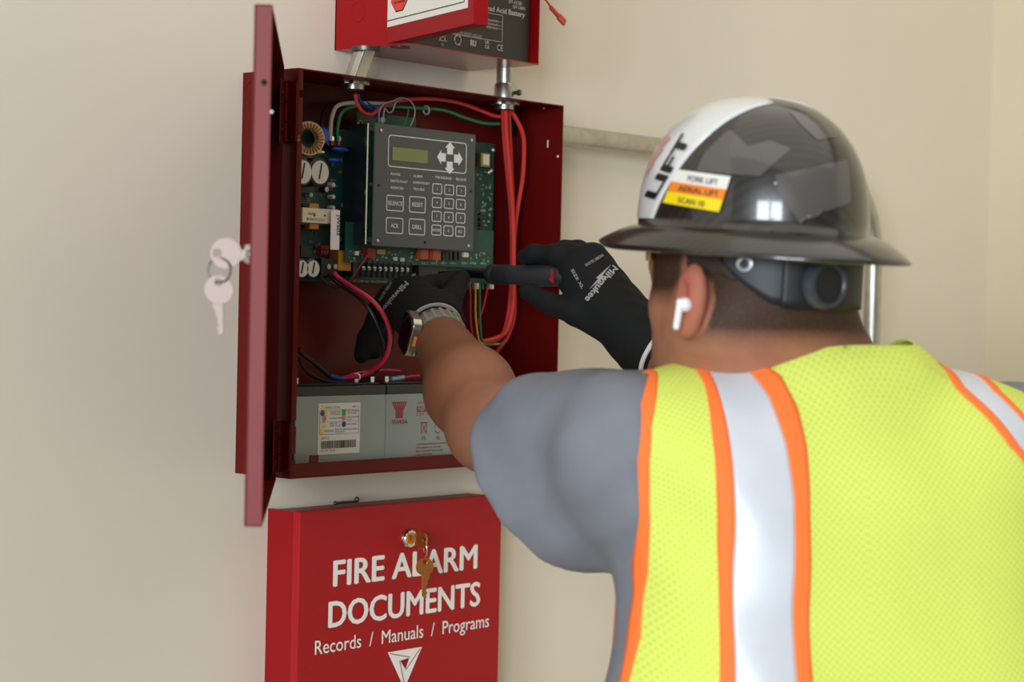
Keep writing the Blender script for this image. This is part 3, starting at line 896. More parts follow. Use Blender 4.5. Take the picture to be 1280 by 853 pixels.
for i in range(50):
    px, py = rng.uniform(435, 612), rng.uniform(314, 328)
    q = D_(px, py); sx, sz = rng.choice([0.0006, 0.001, 0.0014], 2)
    sm.box(q + V(-sx, 0, -sz), q + V(sx, -0.001, sz))
build(sm, 'surface_mount_parts', mat('chip_silver', '8d948d', 0.45), mb_, kind='stuff')
# lower right terminals where the coloured field wires land
lt = MB()
for i in range(7):
    q = on_y(579 + i * 6.2, 358, PY - 0.012); build(MB().box(q + V(-0.0022, 0, -0.004), q + V(0.0022, 0.012, 0.004)), 'wire_terminal', M_cream if i % 3 == 0 else M_pcb, mb_, bevel=0.0004)

# ---- keypad module: folded dark chassis with the grey face in front
KY = -0.080
ka = on_y(467.3, 153.2, KY); kb = on_y(593.3, 315, KY)
kx0 = on_y(467.3, 230, KY)[0]; kx1 = on_y(593.3, 240, KY)[0]
kz1 = (on_y(468.3, 152.2, KY)[2] + on_y(594.5, 169.6, KY)[2]) / 2; kz0 = (on_y(592, 314.9, KY)[2] + on_y(466.3, 307.1, KY)[2]) / 2
kp = thing('keypad_module', ((kx0 + kx1) / 2, KY, kz0), 'grey alarm keypad with small green display and white arrow keys', 'keypad')
face = build(MB().box((kx0, KY, kz0), (kx1, KY + 0.0025, kz1)), 'faceplate', mat('grey_faceplate', '494b4b', 0.5, bump=0.03), kp, bevel=0.0008)
M_chassis = mat('chassis_metal', '46565c', 0.3, metal=0.85, noise=0.15, nscale=25)
chx = kx0 - 0.004
ch = build(MB().box((chx - 0.0012, KY + 0.008, kz0 + 0.002), (chx, PY - 0.002, kz1 - 0.001)), 'chassis_side', M_chassis, kp)
build(MB().box((chx - 0.003, KY + 0.006, kz0 + 0.002), (chx, KY + 0.0085, kz1 - 0.001)), 'chassis_edge', M_chrome, kp)
for zz0, zz1 in ((0.33, 0.36), (0.55, 0.59), (0.08, 0.14)):
    for k in range(2 if zz0 < 0.1 else 1):
        y_ = KY + 0.028 + 0.006 * k
        build(MB().box((chx - 0.0016, y_, kz0 + 0.15 * zz0), (chx - 0.001, y_ + 0.0016, kz0 + 0.15 * zz1 + 0.004)), 'vent_slot', M_hole, kp)
for z in (kz0 + 0.008, (kz0 + kz1) / 2, kz1 - 0.008):
    build(MB().cone((kx0 + 0.004, KY + 0.0025, z), (kx0 + 0.004, PY - 0.004, z), 0.003, n=10), 'spacer', M_screw, kp, smooth=True)
    build(MB().cone((kx1 - 0.006, KY + 0.0025, z), (kx1 - 0.006, PY - 0.004, z), 0.003, n=10), 'spacer', M_screw, kp, smooth=True)
kbd = build(MB().box((kx0 + 0.003, KY + 0.010, kz0 + 0.003), (kx1 - 0.003, KY + 0.0116, kz1 - 0.003)), 'keypad_board', M_pcb, kp)
FYk = KY - 0.0003
K = lambda px, py: on_y(px, py, KY)
KW, KH = kx1 - kx0, kz1 - kz0
# face layout in the zoomed crop's own fractions: x 65..675, y along the face height
def kf(u, v):
    """fraction across and down the face -> world"""
    return V(kx0 + u * KW, FYk, kz1 - v * KH)
def rrect(mb, u0, v0, u1, v1, w, rad):
    a, b = kf(u0, v0), kf(u1, v1)
    x0, x1, z0_, z1_ = a[0], b[0], b[2], a[2]
    def loop(i):
        pts = []
        for cx_, cz_, a0 in ((x1 - rad, z1_ - rad, 0), (x0 + rad, z1_ - rad, 90), (x0 + rad, z0_ + rad, 180), (x1 - rad, z0_ + rad, 270)):
            for k in range(5):
                t_ = math.radians(a0 + 22.5 * k); r_ = rad - i
                pts.append(V(cx_ + r_ * math.cos(t_), FYk, cz_ + r_ * math.sin(t_)))
        return pts
    o_, i_ = loop(0), loop(w); n = len(o_)
    e = V(0, -0.0003, 0)
    vs = o_ + i_ + [p + e for p in o_] + [p + e for p in i_]
    fs = []
    for k in range(n):
        j = (k + 1) % n
        fs += [(2 * n + k, 3 * n + k, 3 * n + j, 2 * n + j), (k, 2 * n + k, 2 * n + j, j), (n + j, 3 * n + j, 3 * n + k, n + k)]
    return mb.add(vs, fs)
M_kp = mat('keypad_print', 'd3d2cf', 0.5)
build(rrect(MB(), 0.125, 0.082, 0.905, 0.345, 0.0012, 0.005), 'panel_outline', M_kp, face)
# display
a, b = kf(0.165, 0.178), kf(0.555, 0.292)
disp = build(MB().box((a[0], KY, b[2]), (b[0], KY - 0.0004, a[2])), 'display', mat('display_glass', '4c4d49', 0.15), kp)
a, b = kf(0.168, 0.180), kf(0.512, 0.288)
build(MB().box((a[0], KY - 0.0003, b[2]), (b[0], KY - 0.0006, a[2])), 'lit_area', mat('lcd_green', '77804a', 0.2), disp)
# four arrows
def arrow(cu, cv, dx, dz):
    c = kf(cu, cv); d = V(dx, 0, dz); s = V(dz, 0, -dx)
    L, S = 0.0150, 0.0085
    p = [c - d * L * 0.5 - s * S * 0.62, c - d * L * 0.5 + s * S * 0.62, c + d * L * 0.06 + s * S * 0.62, c + d * L * 0.06 + s * S * 1.05, c + d * L * 0.55, c + d * L * 0.06 - s * S * 1.05, c + d * L * 0.06 - s * S * 0.62]
    build(MB().prism(p, V(0, -0.0004, 0)), 'arrow_key', mat('arrow_white', 'e2e0db', 0.45), face)
arrow(0.733, 0.143, 0, 1); arrow(0.733, 0.303, 0, -1); arrow(0.650, 0.223, -1, 0); arrow(0.818, 0.223, 1, 0)
# indicator rows
def ind(u, v, s, w):
    p = kf(u, v)
    build(MB().cone(p, p + V(0, -0.0004, 0), 0.0011, n=10), 'indicator', mat('indicator_dim', '6f706c', 0.3), face)
    build(MB().text(s, kf(u + 0.026, v + 0.010) + V(0, -0.0003, 0), EX, EZ, height=0.0031, width=w * KW, bold=0.012), 'lettering', M_kp, face)
for s, v, w in (('POWER', 0.402, 0.095), ('EARTH FAULT', 0.458, 0.165), ('SILENCED', 0.513, 0.125)):
    ind(0.128, v, s, w)
for s, v, w in (('ALARM', 0.402, 0.09), ('SUPERVISORY', 0.455, 0.165), ('TROUBLE', 0.508, 0.115)):
    ind(0.345, v, s, w)
ind(0.565, 0.395, 'PRE-RELEASE', 0.165); ind(0.775, 0.395, 'RELEASE', 0.105)
def keyb(u0, v0, u1, v1, s, cap, w=None):
    kb_ = build(rrect(MB(), u0, v0, u1, v1, 0.0011, 0.0028), 'key_outline', M_kp, face)
    build(MB().text(s, kf((u0 + u1) / 2, (v0 + v1) / 2 + 0.5 * cap / KH) + V(0, -0.0003, 0), EX, EZ, height=cap, width=w, align='C', bold=0.012), 'lettering', M_kp, kb_)
keyb(0.120, 0.575, 0.285, 0.705, 'SILENCE', 0.0052, 0.0255); keyb(0.340, 0.570, 0.500, 0.705, 'RESET', 0.0052, 0.019)
keyb(0.120, 0.758, 0.285, 0.890, 'ACK', 0.0052, 0.0135); keyb(0.340, 0.755, 0.500, 0.890, 'DRILL', 0.0052, 0.017)
for r_ in range(4):
    for c_ in range(3):
        u0 = 0.564 + 0.1215 * c_; v0 = 0.447 + 0.1155 * r_
        s = [['1', '2', '3'], ['4', '5', '6'], ['7', '8', '9'], ['ENTER', '0', 'ESC']][r_][c_]
        keyb(u0, v0, u0 + 0.098, v0 + 0.09, s, 0.0036 if len(s) < 4 else 0.0034, 0.0145 if s == 'ENTER' else None)
for u, v in ((0.055, 0.055), (0.955, 0.05), (0.045, 0.955), (0.945, 0.955)):
    q = kf(u, v); build(MB().lathe(q, (0, -1, 0), [(0.0022, 0), (0.0018, 0.0008), (0, 0.001)], 12), 'face_screw', M_screw, kp, smooth=True)
for u, v in ((0.045, 0.505), (0.96, 0.49), (0.505, 0.945)):
    q = kf(u, v); build(MB().cone(q, q + V(0, -0.0004, 0), 0.0017, n=12), 'face_hole', M_hole, kp)

# ================================================================ batteries at the bottom of the cabinet
BF = -0.085
M_bgrey = mat('grey_battery_case', '8d9490', 0.5, noise=0.04, nscale=8)
M_blid = mat('battery_lid', '1b1a1a', 0.4)
M_bred = mat('battery_red_print', '93303c', 0.55)
def battery(x0, x1, label):
    b_ = thing('battery', ((x0 + x1) / 2, BF + 0.033, ZX(t)), label, 'battery', 'grey backup batteries in the alarm cabinet')
    cs = build(MB().box((x0, BF, ZX(t)), (x1, BF + 0.066, ZX(0.0955))), 'case', M_bgrey, b_, bevel=0.0012)
    li = MB().box((x0 + 0.0004, BF + 0.0004, ZX(0.0957)), (x1 - 0.0004, BF + 0.0656, ZX(0.1075)))
    li.box((x0 + 0.004, BF + 0.006, ZX(0.1075)), (x1 - 0.004, BF + 0.060, ZX(0.110)))
    build(li, 'lid', M_blid, b_, bevel=0.001)
    for xx in (x0 + 0.012, x1 - 0.012):
        build(MB().box((xx - 0.003, BF + 0.012, ZX(0.110)), (xx + 0.003, BF + 0.0128, ZX(0.117))), 'terminal', M_screw, b_)
    return b_, cs
bl, bl_case = battery(0.0175, 0.1680, 'grey battery with a white warning label in the cabinet bottom')
br, br_case = battery(0.1690, 0.3195, 'grey battery with red printing behind the forearm')
# white warning label on the left battery
BL = BF - 0.0004
LBx0, LBx1 = on_y(398, 505, BF)[0], on_y(450.3, 505, BF)[0]
LBz1, LBz0 = on_y(424, 504, BF)[2], on_y(424, 567.5, BF)[2]
lbl = build(MB().box((LBx0, BF + 0.0002, LBz0), (LBx1, BL, LBz1)), 'warning_label', mat('label_paper', 'd4d2cd', 0.55), bl)
LW, LH = LBx1 - LBx0, LBz1 - LBz0
def lq(u, v): return V(LBx0 + u * LW, BL - 0.0001, LBz1 - v * LH)
pr_ = mat('print_dark', '2e2620', 0.6)
m_ = MB()
def bar(mb, u0, v0, u1, v1):
    a, b = lq(u0, v0), lq(u1, v1); mb.box((a[0], a[1], b[2]), (b[0], a[1] - 0.0002, a[2]))
x = 0.075
rb = random.Random(3)
while x < 0.9:
    w = rb.choice([0.008, 0.008, 0.014, 0.02]); bar(m_, x, 0.735, min(x + w, 0.91), 0.885); x += w + rb.choice([0.007, 0.01, 0.014])
build(m_, 'barcode', pr_, lbl)
m_ = MB()
for v in (0.135, 0.365, 0.605): bar(m_, 0.03, v, 0.97, v + 0.004)
bar(m_, 0.03, 0.145, 0.034, 0.6); bar(m_, 0.966, 0.145, 0.97, 0.6)
build(m_, 'rule_lines', pr_, lbl)
for s, u, v, w, h in (('NP712', 0.07, 0.705, 0.2, 0.0030), ('062 2021 05 09', 0.07, 0.945, 0.34, 0.0026), ('WARNING CAUTION', 0.14, 0.105, 0.36, 0.0026), ('NP7-12', 0.80, 0.10, 0.17, 0.0024),
                      ('CHARGE ONLY', 0.27, 0.19, 0.27, 0.0022), ('AS SPECIFIED', 0.27, 0.235, 0.24, 0.0022), ('NO SPARKS', 0.68, 0.18, 0.28, 0.0022), ('OR FLAMES', 0.68, 0.225, 0.24, 0.0022),
                      ('DO NOT OPEN', 0.27, 0.315, 0.27, 0.0022), ('KEEP CHILDREN', 0.68, 0.30, 0.28, 0.0022), ('AWAY', 0.68, 0.345, 0.12, 0.0022), ('RISK OF', 0.27, 0.415, 0.18, 0.0022), ('SHORT CIRCUIT', 0.27, 0.46, 0.26, 0.0022),
                      ('READ MANUAL', 0.68, 0.44, 0.25, 0.0022), ('WARNING', 0.14, 0.565, 0.23, 0.0030), ('RISK OF FIRE, EXPLOSION', 0.40, 0.54, 0.55, 0.0022), ('OR BURNS', 0.40, 0.585, 0.22, 0.0022)):
    build(MB().text(s, lq(u, v), EX, EZ, height=h, width=w * LW), 'lettering', pr_, lbl)
icons = (('tri', 'e0c21e', 0.085, 0.085), ('disc', '1e3f8f', 0.095, 0.19), ('tri', 'e0c21e', 0.19, 0.195), ('sq', '1f9a3c', 0.60, 0.185), ('ringi', 'c8322c', 0.135, 0.30), ('ringi', 'c8322c', 0.595, 0.29), ('tri', 'e0c21e', 0.14, 0.425), ('disc', '1e3f8f', 0.605, 0.42), ('tri', 'e0c21e', 0.08, 0.54))
for kind_, col_, u, v in icons:
    c = lq(u, v) + V(0, -0.0001, 0); s = 0.0035; m_ = MB()
    if kind_ == 'tri': m_.prism([c + V(-s, 0, -s * 0.85), c + V(s, 0, -s * 0.85), c + V(0, 0, s)], V(0, -0.0002, 0))
    elif kind_ == 'disc': m_.cone(c, c + V(0, -0.0002, 0), s, n=16)
    elif kind_ == 'sq': m_.box(c + V(-s * 0.85, 0, -s), c + V(s * 0.85, -0.0002, s))
    else: m_.ring(c, (0, 1, 0), s * 0.85, 0.0005, 16, 4); m_.box(c + V(-s * 0.3, 0, -s * 0.4), c + V(s * 0.3, -0.0002, s * 0.4))
    build(m_, 'warning_icon', mat('icon_' + col_, col_, 0.5), lbl)
# red print on the right battery
R_ = lambda px, py: on_y(px, py, BF - 0.0003)
c0 = R_(490, 503); c1 = R_(509, 503); zt_, zb_ = R_(499, 502.5)[2], R_(499, 523)[2]
m_ = MB(); xm = (c0[0] + c1[0]) / 2; w2 = (c1[0] - c0[0]) / 2
m_.prism([V(xm - w2, BF, zt_), V(xm + w2, BF, zt_), V(xm + w2 * 0.92, BF, zt_ - 0.002), V(xm - w2 * 0.92, BF, zt_ - 0.002)], V(0, -0.0003, 0))
for i in range(7):
    f = (i - 3) / 3
    a_ = V(xm + f * w2 * 0.86, BF, zt_ - 0.002); b_ = V(xm + f * w2 * 0.42, BF, zt_ - 0.011); d_ = V(xm + f * w2 * 0.42, BF, zb_); h_ = V(0.0012, 0, 0)
    m_.prism([a_ - h_, a_ + h_, b_ + h_ * 0.8, b_ - h_ * 0.8], V(0, -0.0003, 0)); m_.prism([b_ - h_ * 0.8, b_ + h_ * 0.8, d_ + h_ * 0.6, d_ - h_ * 0.6], V(0, -0.0003, 0))
build(m_, 'battery_emblem', M_bred, br)
def rtext(s, l, r, cap, bold=0.0): 
    a = R_(*l); b = R_(*r)
    build(MB().text(s, V(a[0], BF - 0.0004, (a[2] + b[2]) / 2), EX, EZ, height=cap, width=b[0] - a[0], bold=bold), 'lettering', M_bred, br)
rtext('YUASA', (489, 530.5), (509.5, 529.5), 0.0052, 0.03)
rtext('Sealed rechargeable', (522, 505), (552, 503.5), 0.0024)
a = R_(521, 515.5); b = R_(549, 507.5)
build(MB().box((a[0], BF, a[2]), (b[0], BF - 0.0003, b[2])), 'print_block', M_bred, br)
build(MB().text('NP7-12', V(a[0] + 0.002, BF - 0.0005, a[2] + 0.0012), EX, EZ, height=0.0055, width=0.034, bold=0.02), 'lettering', M_bgrey, br)
rtext('12V, 7.0Ah', (521, 521), (549, 519), 0.0040)
for px in (530, 548):
    q = R_(px, 535); m_ = MB().tube([q + V(-0.006, 0, -0.008), q + V(0.006, 0, 0.007)], 0.0004, 4, smooth=0).tube([q + V(0.006, 0, -0.008), q + V(-0.006, 0, 0.007)], 0.0004, 4, smooth=0)
    if px == 530:
        frm(m_, q[0] - 0.005, q[0] + 0.005, q[2] - 0.006, q[2] + 0.006, 0.0005, BF)
        m_.box(q + V(-0.0065, 0, 0.006), q + V(0.0065, -0.0002, 0.0072))
    else:
        m_ = MB()
        for i in range(3):
            a0 = math.pi / 2 + i * 2 * math.pi / 3
            m_.tube([V(q[0] + 0.0065 * math.cos(a0 + s), BF - 0.0001, q[2] + 0.0065 * math.sin(a0 + s)) for s in (0.1, 0.6, 1.1, 1.7)], 0.0006, 4)
    m_.text('Pb', V(q[0], BF - 0.0003, q[2] - 0.0155), EX, EZ, height=0.0052, align='C')
    build(m_, 'recycling_mark', M_bred, br)
for i, (s, w) in enumerate((('Yuasa Battery (UK) Sealed lead acid battery', 44), ('138 Standby float use 13.5-13.8V', 31), ('Built: 14.4-15.0V Cycle use 25C', 34), ('1866-275-4676', 20), ('www.yuasa.com', 22), ('Made in Vietnam', 26))):
    y = 557 + i * 4.3
    rtext(s, (520, y), (520 + w, y - 0.07 * w), 0.0022, 0.01)

# ================================================================ wiring
def wire(name, pts, r, m, label, grp=None, n=8):
    P = [on_y(*p) for p in pts]
    return build(MB().tube(P, r, n), name, m, smooth=True, label=label, cat='wire', group=grp)
Wr = mat('wire_red_jacket', 'c9352f', 0.5); Wr2 = mat('wire_red', 'c4212a', 0.45); Wg = mat('wire_green', '1d7a45', 0.45); Ww = mat('wire_white', 'c3b5ae', 0.5)
Wk = mat('wire_black', '151413', 0.45); Wb = mat('wire_blue', '1d3f86', 0.45); Wy = mat('wire_yellow', 'c9a53c', 0.45); Wgy = mat('wire_grey', '8b8984', 0.45); Wcr = mat('wire_crimson', 'b5213f', 0.4)
# red riser cables out of the right conduit
riser = [
    ([(629, 138, -.062), (630, 170, -.05), (634, 215, -.045), (639, 270, -.045), (640, 330, -.05), (637, 380, -.05), (630, 415, -.045), (617, 427, -.035), (600, 431, -.03), (592, 429, -.03)], 'red cable at the left edge of the riser bundle'),
    ([(632, 138, -.066), (633, 170, -.06), (637, 215, -.056), (641, 270, -.055), (642, 330, -.06), (641, 380, -.06), (634, 412, -.055), (622, 422, -.045), (604, 427, -.036)], 'red cable in the front of the riser bundle'),
    ([(636, 138, -.060), (637, 165, -.05), (639, 210, -.043), (641, 260, -.04), (640, 320, -.04), (643, 370, -.045), (642, 398, -.045), (635, 420, -.04), (626, 433, -.032), (620, 441, -.025)], 'red cable at the right edge of the riser bundle'),
    ([(639, 139, -.058), (647, 152, -.06), (654, 170, -.06), (655, 195, -.055), (653, 225, -.05), (648, 255, -.046), (644, 285, -.046), (642, 320, -.047)], 'red cable bowing out to the right of the riser bundle'),
]
for pts, lb in riser:
    wire('alarm_cable', pts, 0.0030, Wr, lb, 'red riser cables')
wire('alarm_cable', [(444, 118, -.055), (447, 131, -.058), (455, 141, -.055), (465, 143, -.05), (474, 136, -.045), (487, 129, -.042), (515, 124, -.04), (545, 124, -.04), (575, 129, -.042), (600, 138, -.045), (618, 145, -.05), (629, 146, -.055)], 0.0024, Wr, 'red cable looping along the top of the cabinet between the two conduits', 'red riser cables')
wire('mains_wire', [(412.5, 176, -.045), (413, 162, -.046), (415, 146, -.047), (421, 133, -.045), (435, 129, -.04), (455, 129, -.035), (490, 130, -.03)], 0.0026, Ww, 'white mains wire arching over the power supply board')
wire('mains_wire', [(422, 176, -.046), (422, 160, -.046), (426, 143, -.045), (436, 135, -.04), (455, 132, -.035), (485, 133, -.032), (520, 135, -.030), (555, 138, -.032), (580, 147, -.034), (605, 154, -.036), (624, 155, -.04)], 0.0021, Wg, 'green earth wire running along the top of the cabinet')
wire('mains_wire', [(402, 165, -.04), (402, 150, -.035), (405, 138, -.03), (416, 129, -.025), (445, 127, -.02), (500, 131, -.018)], 0.0019, Wk, 'black mains wire behind the white mains wire')
wire('signal_wire', [(447, 118, -.05), (450, 126, -.05), (458, 133, -.046), (468, 138, -.04), (474, 143, -.036), (482, 146, -.034)], 0.0022, Wb, 'thick blue wire below the left conduit fitting')
wire('signal_wire', [(459, 128, -.048), (466, 132, -.046), (472, 134, -.044), (490, 128, -.04)], 0.0012, Wb, 'thin blue wire beside the thick blue wire')
wire('signal_wire', [(474, 154, -.05), (474, 140, -.05), (480, 130, -.05), (492, 126, -.05), (500, 122.5, -.05), (511, 125, -.05), (518, 134, -.05), (518, 146, -.048), (513, 158, -.046)], 0.0009, Wgy, 'thin grey wire arching over the top of the keypad')
wire('signal_wire', [(479, 150, -.048), (481, 136, -.048), (486, 141, -.046), (491, 138, -.046), (495, 128, -.046), (503, 123, -.046)], 0.0010, Wgy, 'kinked grey wire at the top left of the keypad')
wire('signal_wire', [(471, 152, -.046), (470, 138, -.046), (474, 132, -.044), (490, 128, -.042)], 0.0009, Wb, 'thin blue wire dropping behind the keypad corner')
wire('signal_wire', [(505, 158, -.042), (509, 146, -.042), (511, 136, -.04)], 0.0007, Wg, 'thin green wire behind the top of the keypad')
build(MB().ball(on_y(478.5, 150.5, -.05), (0.004, 0.003, 0.005), 8), 'wire_nut', mat('wire_nut_grey', '8f8a80', 0.5), label='small grey splice above the keypad corner', cat='connector')
# cable tie base and bushing
build(MB().ring(on_y(533, 138, -.034), (1, 0, 0.1), 0.0052, 0.0014, 20, 6), 'cable_clip', Wgy, smooth=True, label='grey cable clip around the green wire', cat='clip')
bs = on_y(648, 158, -.012)
bush = thing('rubber_bushing', bs - V(0, 0, 0.017), 'round black rubber bushing behind the red cables', 'bushing')
build(MB().lathe(V(bs[0], -0.003, bs[2]), (0, -1, 0), [(0.009, 0), (0.016, 0), (0.017, 0.006), (0.015, 0.014), (0.009, 0.014)], 28, True), 'ring', M_black, bush, smooth=True)
build(MB().cone(V(bs[0], -0.003, bs[2]), V(bs[0], -0.006, bs[2]), 0.009, n=20), 'plug', M_hole, bush)
# battery leads
wire('battery_wire', [(417, 341, -.05), (425, 349, -.055), (445, 362, -.08), (463, 374, -.098), (477, 390, -.108), (486, 410, -.110), (487, 430, -.106), (480, 450, -.092), (465, 464, -.072), (448, 471, -.06), (428, 473, -.055)], 0.0030, Wcr, 'thick crimson battery wire looping down from the power supply')
wire('battery_wire', [(411, 343, -.048), (420, 352, -.050), (440, 366, -.07), (458, 382, -.094), (471, 405, -.104), (479, 430, -.102), (478, 452, -.085), (468, 466, -.066), (445, 477, -.058), (410, 477, -.055), (385, 466, -.05), (373, 448, -.045)], 0.0023, Wk, 'black battery wire looping beside the crimson wire')
wire('battery_wire', [(373, 437, -.05), (380, 444, -.05), (392, 453, -.05), (405, 465, -.052), (413, 471, -.054)], 0.0030, Wk, 'short thick black battery wire at the lower left of the cabinet')
wire('battery_wire', [(428, 473, -.055), (445, 467, -.052), (465, 464, -.048), (485, 463, -.045), (500, 464, -.042)], 0.0020, Wcr, 'crimson wire lying on top of the left battery')
wire('battery_wire', [(412, 470, -.054), (421, 473, -.055), (430, 474, -.055)], 0.0034, Wb, 'blue crimp sleeve joining the wires above the left battery')
wire('battery_wire', [(500, 474, -.05), (512, 471, -.05), (524, 470, -.048)], 0.0019, Wcr, 'short crimson wire above the right battery')
wire('signal_wire', [(460, 318, -.07), (452, 330, -.07), (444, 342, -.068), (434, 355, -.06), (424, 358, -.052), (412, 352, -.045)], 0.0013, mat('wire_dark_red', '7a1a22', 0.45), 'thin dark red wire crossing in front of the terminal strip')
wire('signal_wire', [(400, 345, -.05), (408, 354, -.052), (422, 360, -.054), (436, 356, -.056)], 0.0012, Wk, 'thin black wire looping below the power supply terminals')
tie = thing('cable_tie', on_y(447, 481, -.066), 'white cable tie around the crimson wire above the battery', 'cable tie')
q = on_y(447, 471, -.060)
build(MB().ring(q, (1, 0, 0.25), 0.0042, 0.0011, 18, 6), 'strap', M_white, tie, smooth=True)
a = on_y(444.5, 473, -.066); build(MB().obox(a + V(0, 0, -0.012), V(0.0048, 0, 0), V(0, 0.002, 0), V(0, 0, 0.011)), 'tail', M_white, tie, bevel=0.0004)
cr = thing('crimp_connector', on_y(497, 473, -.05), 'clear blue crimp connector on the right battery lead', 'connector')
a, b = on_y(488, 474.5, -.052), on_y(504, 472, -.05)
build(MB().cone(a, b, 0.0032, n=12), 'barrel', mat('crimp_clear', '8fa0b5', 0.25), cr, smooth=True)
build(MB().ring(a * 0.7 + b * 0.3, b - a, 0.0032, 0.0006, 14, 5).ring(a * 0.3 + b * 0.7, b - a, 0.0032, 0.0006, 14, 5), 'crimp_band', M_screw, cr, smooth=True)
# coloured field wires dropping from the board to the riser bundle
for x0, x1, m, nm in ((587.5, 592, Wr2, 'thin red field wire left of the yellow wire'), (594, 599, Wy, 'yellow field wire dropping from the board'), (599.5, 603, Wg, 'thin green field wire right of the yellow wire')):
    wire('field_wire', [(x0, 354, -.042), (x0 + 0.3, 372, -.044), (x0 + 0.4, 392, -.045), ((x0 + x1) / 2 - 0.3, 412, -.044), (x1 + 1, 428, -.042), (x1 + 12, 431, -.04), (x1 + 25, 430, -.04)], 0.0013, m, nm, 'coloured field wires')
wire('field_wire', [(609.5, 358, -.042), (607, 372, -.042), (603, 388, -.04), (598, 402, -.036), (595, 418, -.034)], 0.0013, Wr2, 'thin red field wire slanting across the coloured wires', 'coloured field wires')
wire('field_wire', [(582, 357, -.036), (583, 375, -.036), (584, 395, -.034), (590, 418, -.034)], 0.0011, Wk, 'thin black field wire at the left of the coloured wires', 'coloured field wires')
# ================================================================ organic surfaces: distance fields turned into meshes
F32 = np.float32


def cap(P, a, b, r0, r1=None):
    """distance to a tapered limb from a to b"""
    a = np.asarray(a, F32); b = np.asarray(b, F32); r1 = r0 if r1 is None else r1
    d = b - a; L = float(d @ d)
    q = P - a
    t = np.clip((q @ d) / L, 0, 1)
    return np.linalg.norm(q - t[:, None] * d, axis=1) - (r0 + (r1 - r0) * t)


def ell(P, c, r, ax=None):
    """approximate distance to an ellipsoid with axes ax (rows)"""
    q = P - np.asarray(c, F32)
    if ax is not None:
        q = q @ np.asarray(ax, F32).T
    r = np.asarray(r, F32)
    k0 = np.linalg.norm(q / r, axis=1); k1 = np.linalg.norm(q / (r * r), axis=1)
    return np.where(k1 > 1e-6, k0 * (k0 - 1.0) / np.maximum(k1, 1e-6), -r.min())


def smin(a, b, k):
    h = np.maximum(k - np.abs(a - b), 0) / k
    return np.minimum(a, b) - h * h * k * 0.25


def smax(a, b, k):
    return -smin(-a, -b, k)


def su(k, *ds):
    d = ds[0]
    for e in ds[1:]:
        d = smin(d, e, k)
    return d


def surface(sdf, lo, hi, h, relax=1):
    """naive surface nets on a sparse grid -> vertices, quads"""
    lo = np.asarray(lo, float); hi = np.asarray(hi, float)
    B = 8
    n = (np.ceil((hi - lo) / h / B).astype(int)) * B
    nb = n // B
    ii = np.stack(np.meshgrid(*[np.arange(k) for k in nb], indexing='ij'), -1).reshape(-1, 3)
    cen = (lo + (ii * B + B / 2) * h).astype(F32)
    dc = sdf(cen)
    act = np.abs(dc) < (B * h * 0.9 + 0.012)
    G = np.repeat(np.repeat(np.repeat(np.where(dc > 0, 1.0, -1.0).astype(F32).reshape(nb), B, 0), B, 1), B, 2)
    off = np.stack(np.meshgrid(*[np.arange(B)] * 3, indexing='ij'), -1).reshape(-1, 3)
    A_ = ii[act]
    for k in range(0, len(A_), 1500):
        idx = (A_[k:k + 1500, None, :] * B + off[None]).reshape(-1, 3)
        G[idx[:, 0], idx[:, 1], idx[:, 2]] = sdf((lo + idx * h).astype(F32))
    S = G < 0
    c8 = [(i, j, k) for i in (0, 1) for j in (0, 1) for k in (0, 1)]
    sl = lambda X, i, j, k: X[i:X.shape[0] - 1 + i, j:X.shape[1] - 1 + j, k:X.shape[2] - 1 + k]
    cnt = sum(sl(S, *c).astype(np.uint8) for c in c8)
    cells = np.argwhere((cnt > 0) & (cnt < 8))
    vid = -np.ones(cnt.shape, np.int64)
    vid[cells[:, 0], cells[:, 1], cells[:, 2]] = np.arange(len(cells))
    acc = np.zeros((len(cells), 3)); num = np.zeros(len(cells))
    for a in c8:
        for d in range(3):
            if a[d]:
                continue
            b = list(a); b[d] = 1
            va = G[cells[:, 0] + a[0], cells[:, 1] + a[1], cells[:, 2] + a[2]]
            vb = G[cells[:, 0] + b[0], cells[:, 1] + b[1], cells[:, 2] + b[2]]
            m = (va < 0) != (vb < 0)
            t = np.where(m, va / np.where(m, va - vb, 1), 0)
            p = np.tile(np.array(a, float), (len(cells), 1)); p[:, d] += t
            acc[m] += p[m]; num[m] += 1
    vs = lo + (cells + acc / num[:, None]) * h
    quads = []
    for d in range(3):
        e, g = (d + 1) % 3, (d + 2) % 3
        s0 = [slice(None)] * 3; s1 = [slice(None)] * 3
        s0[d] = slice(0, -1); s1[d] = slice(1, None)
        X0, X1 = S[tuple(s0)], S[tuple(s1)]
        ed = np.argwhere(X0 != X1)
        ed = ed[(ed[:, e] > 0) & (ed[:, g] > 0) & (ed[:, e] < n[e] - 1) & (ed[:, g] < n[g] - 1)]
        ue = np.zeros(3, int); ue[e] = 1; ug = np.zeros(3, int); ug[g] = 1
        q = [ed - ue - ug, ed - ug, ed, ed - ue]
        q = np.stack([vid[x[:, 0], x[:, 1], x[:, 2]] for x in q], 1)
        fl = X0[ed[:, 0], ed[:, 1], ed[:, 2]]
        q[~fl] = q[~fl][:, ::-1]
        quads.append(q)
    q = np.concatenate(quads)
    q = q[(q >= 0).all(1)]
    for _ in range(relax):
        s = np.zeros_like(vs); c = np.zeros(len(vs))
        for k in range(4):
            a, b = q[:, k], q[:, (k + 1) % 4]
            np.add.at(s, a, vs[b]); np.add.at(c, a, 1); np.add.at(s, b, vs[a]); np.add.at(c, b, 1)
        vs = vs * 0.5 + 0.5 * s / np.maximum(c, 1)[:, None]
    return vs, q


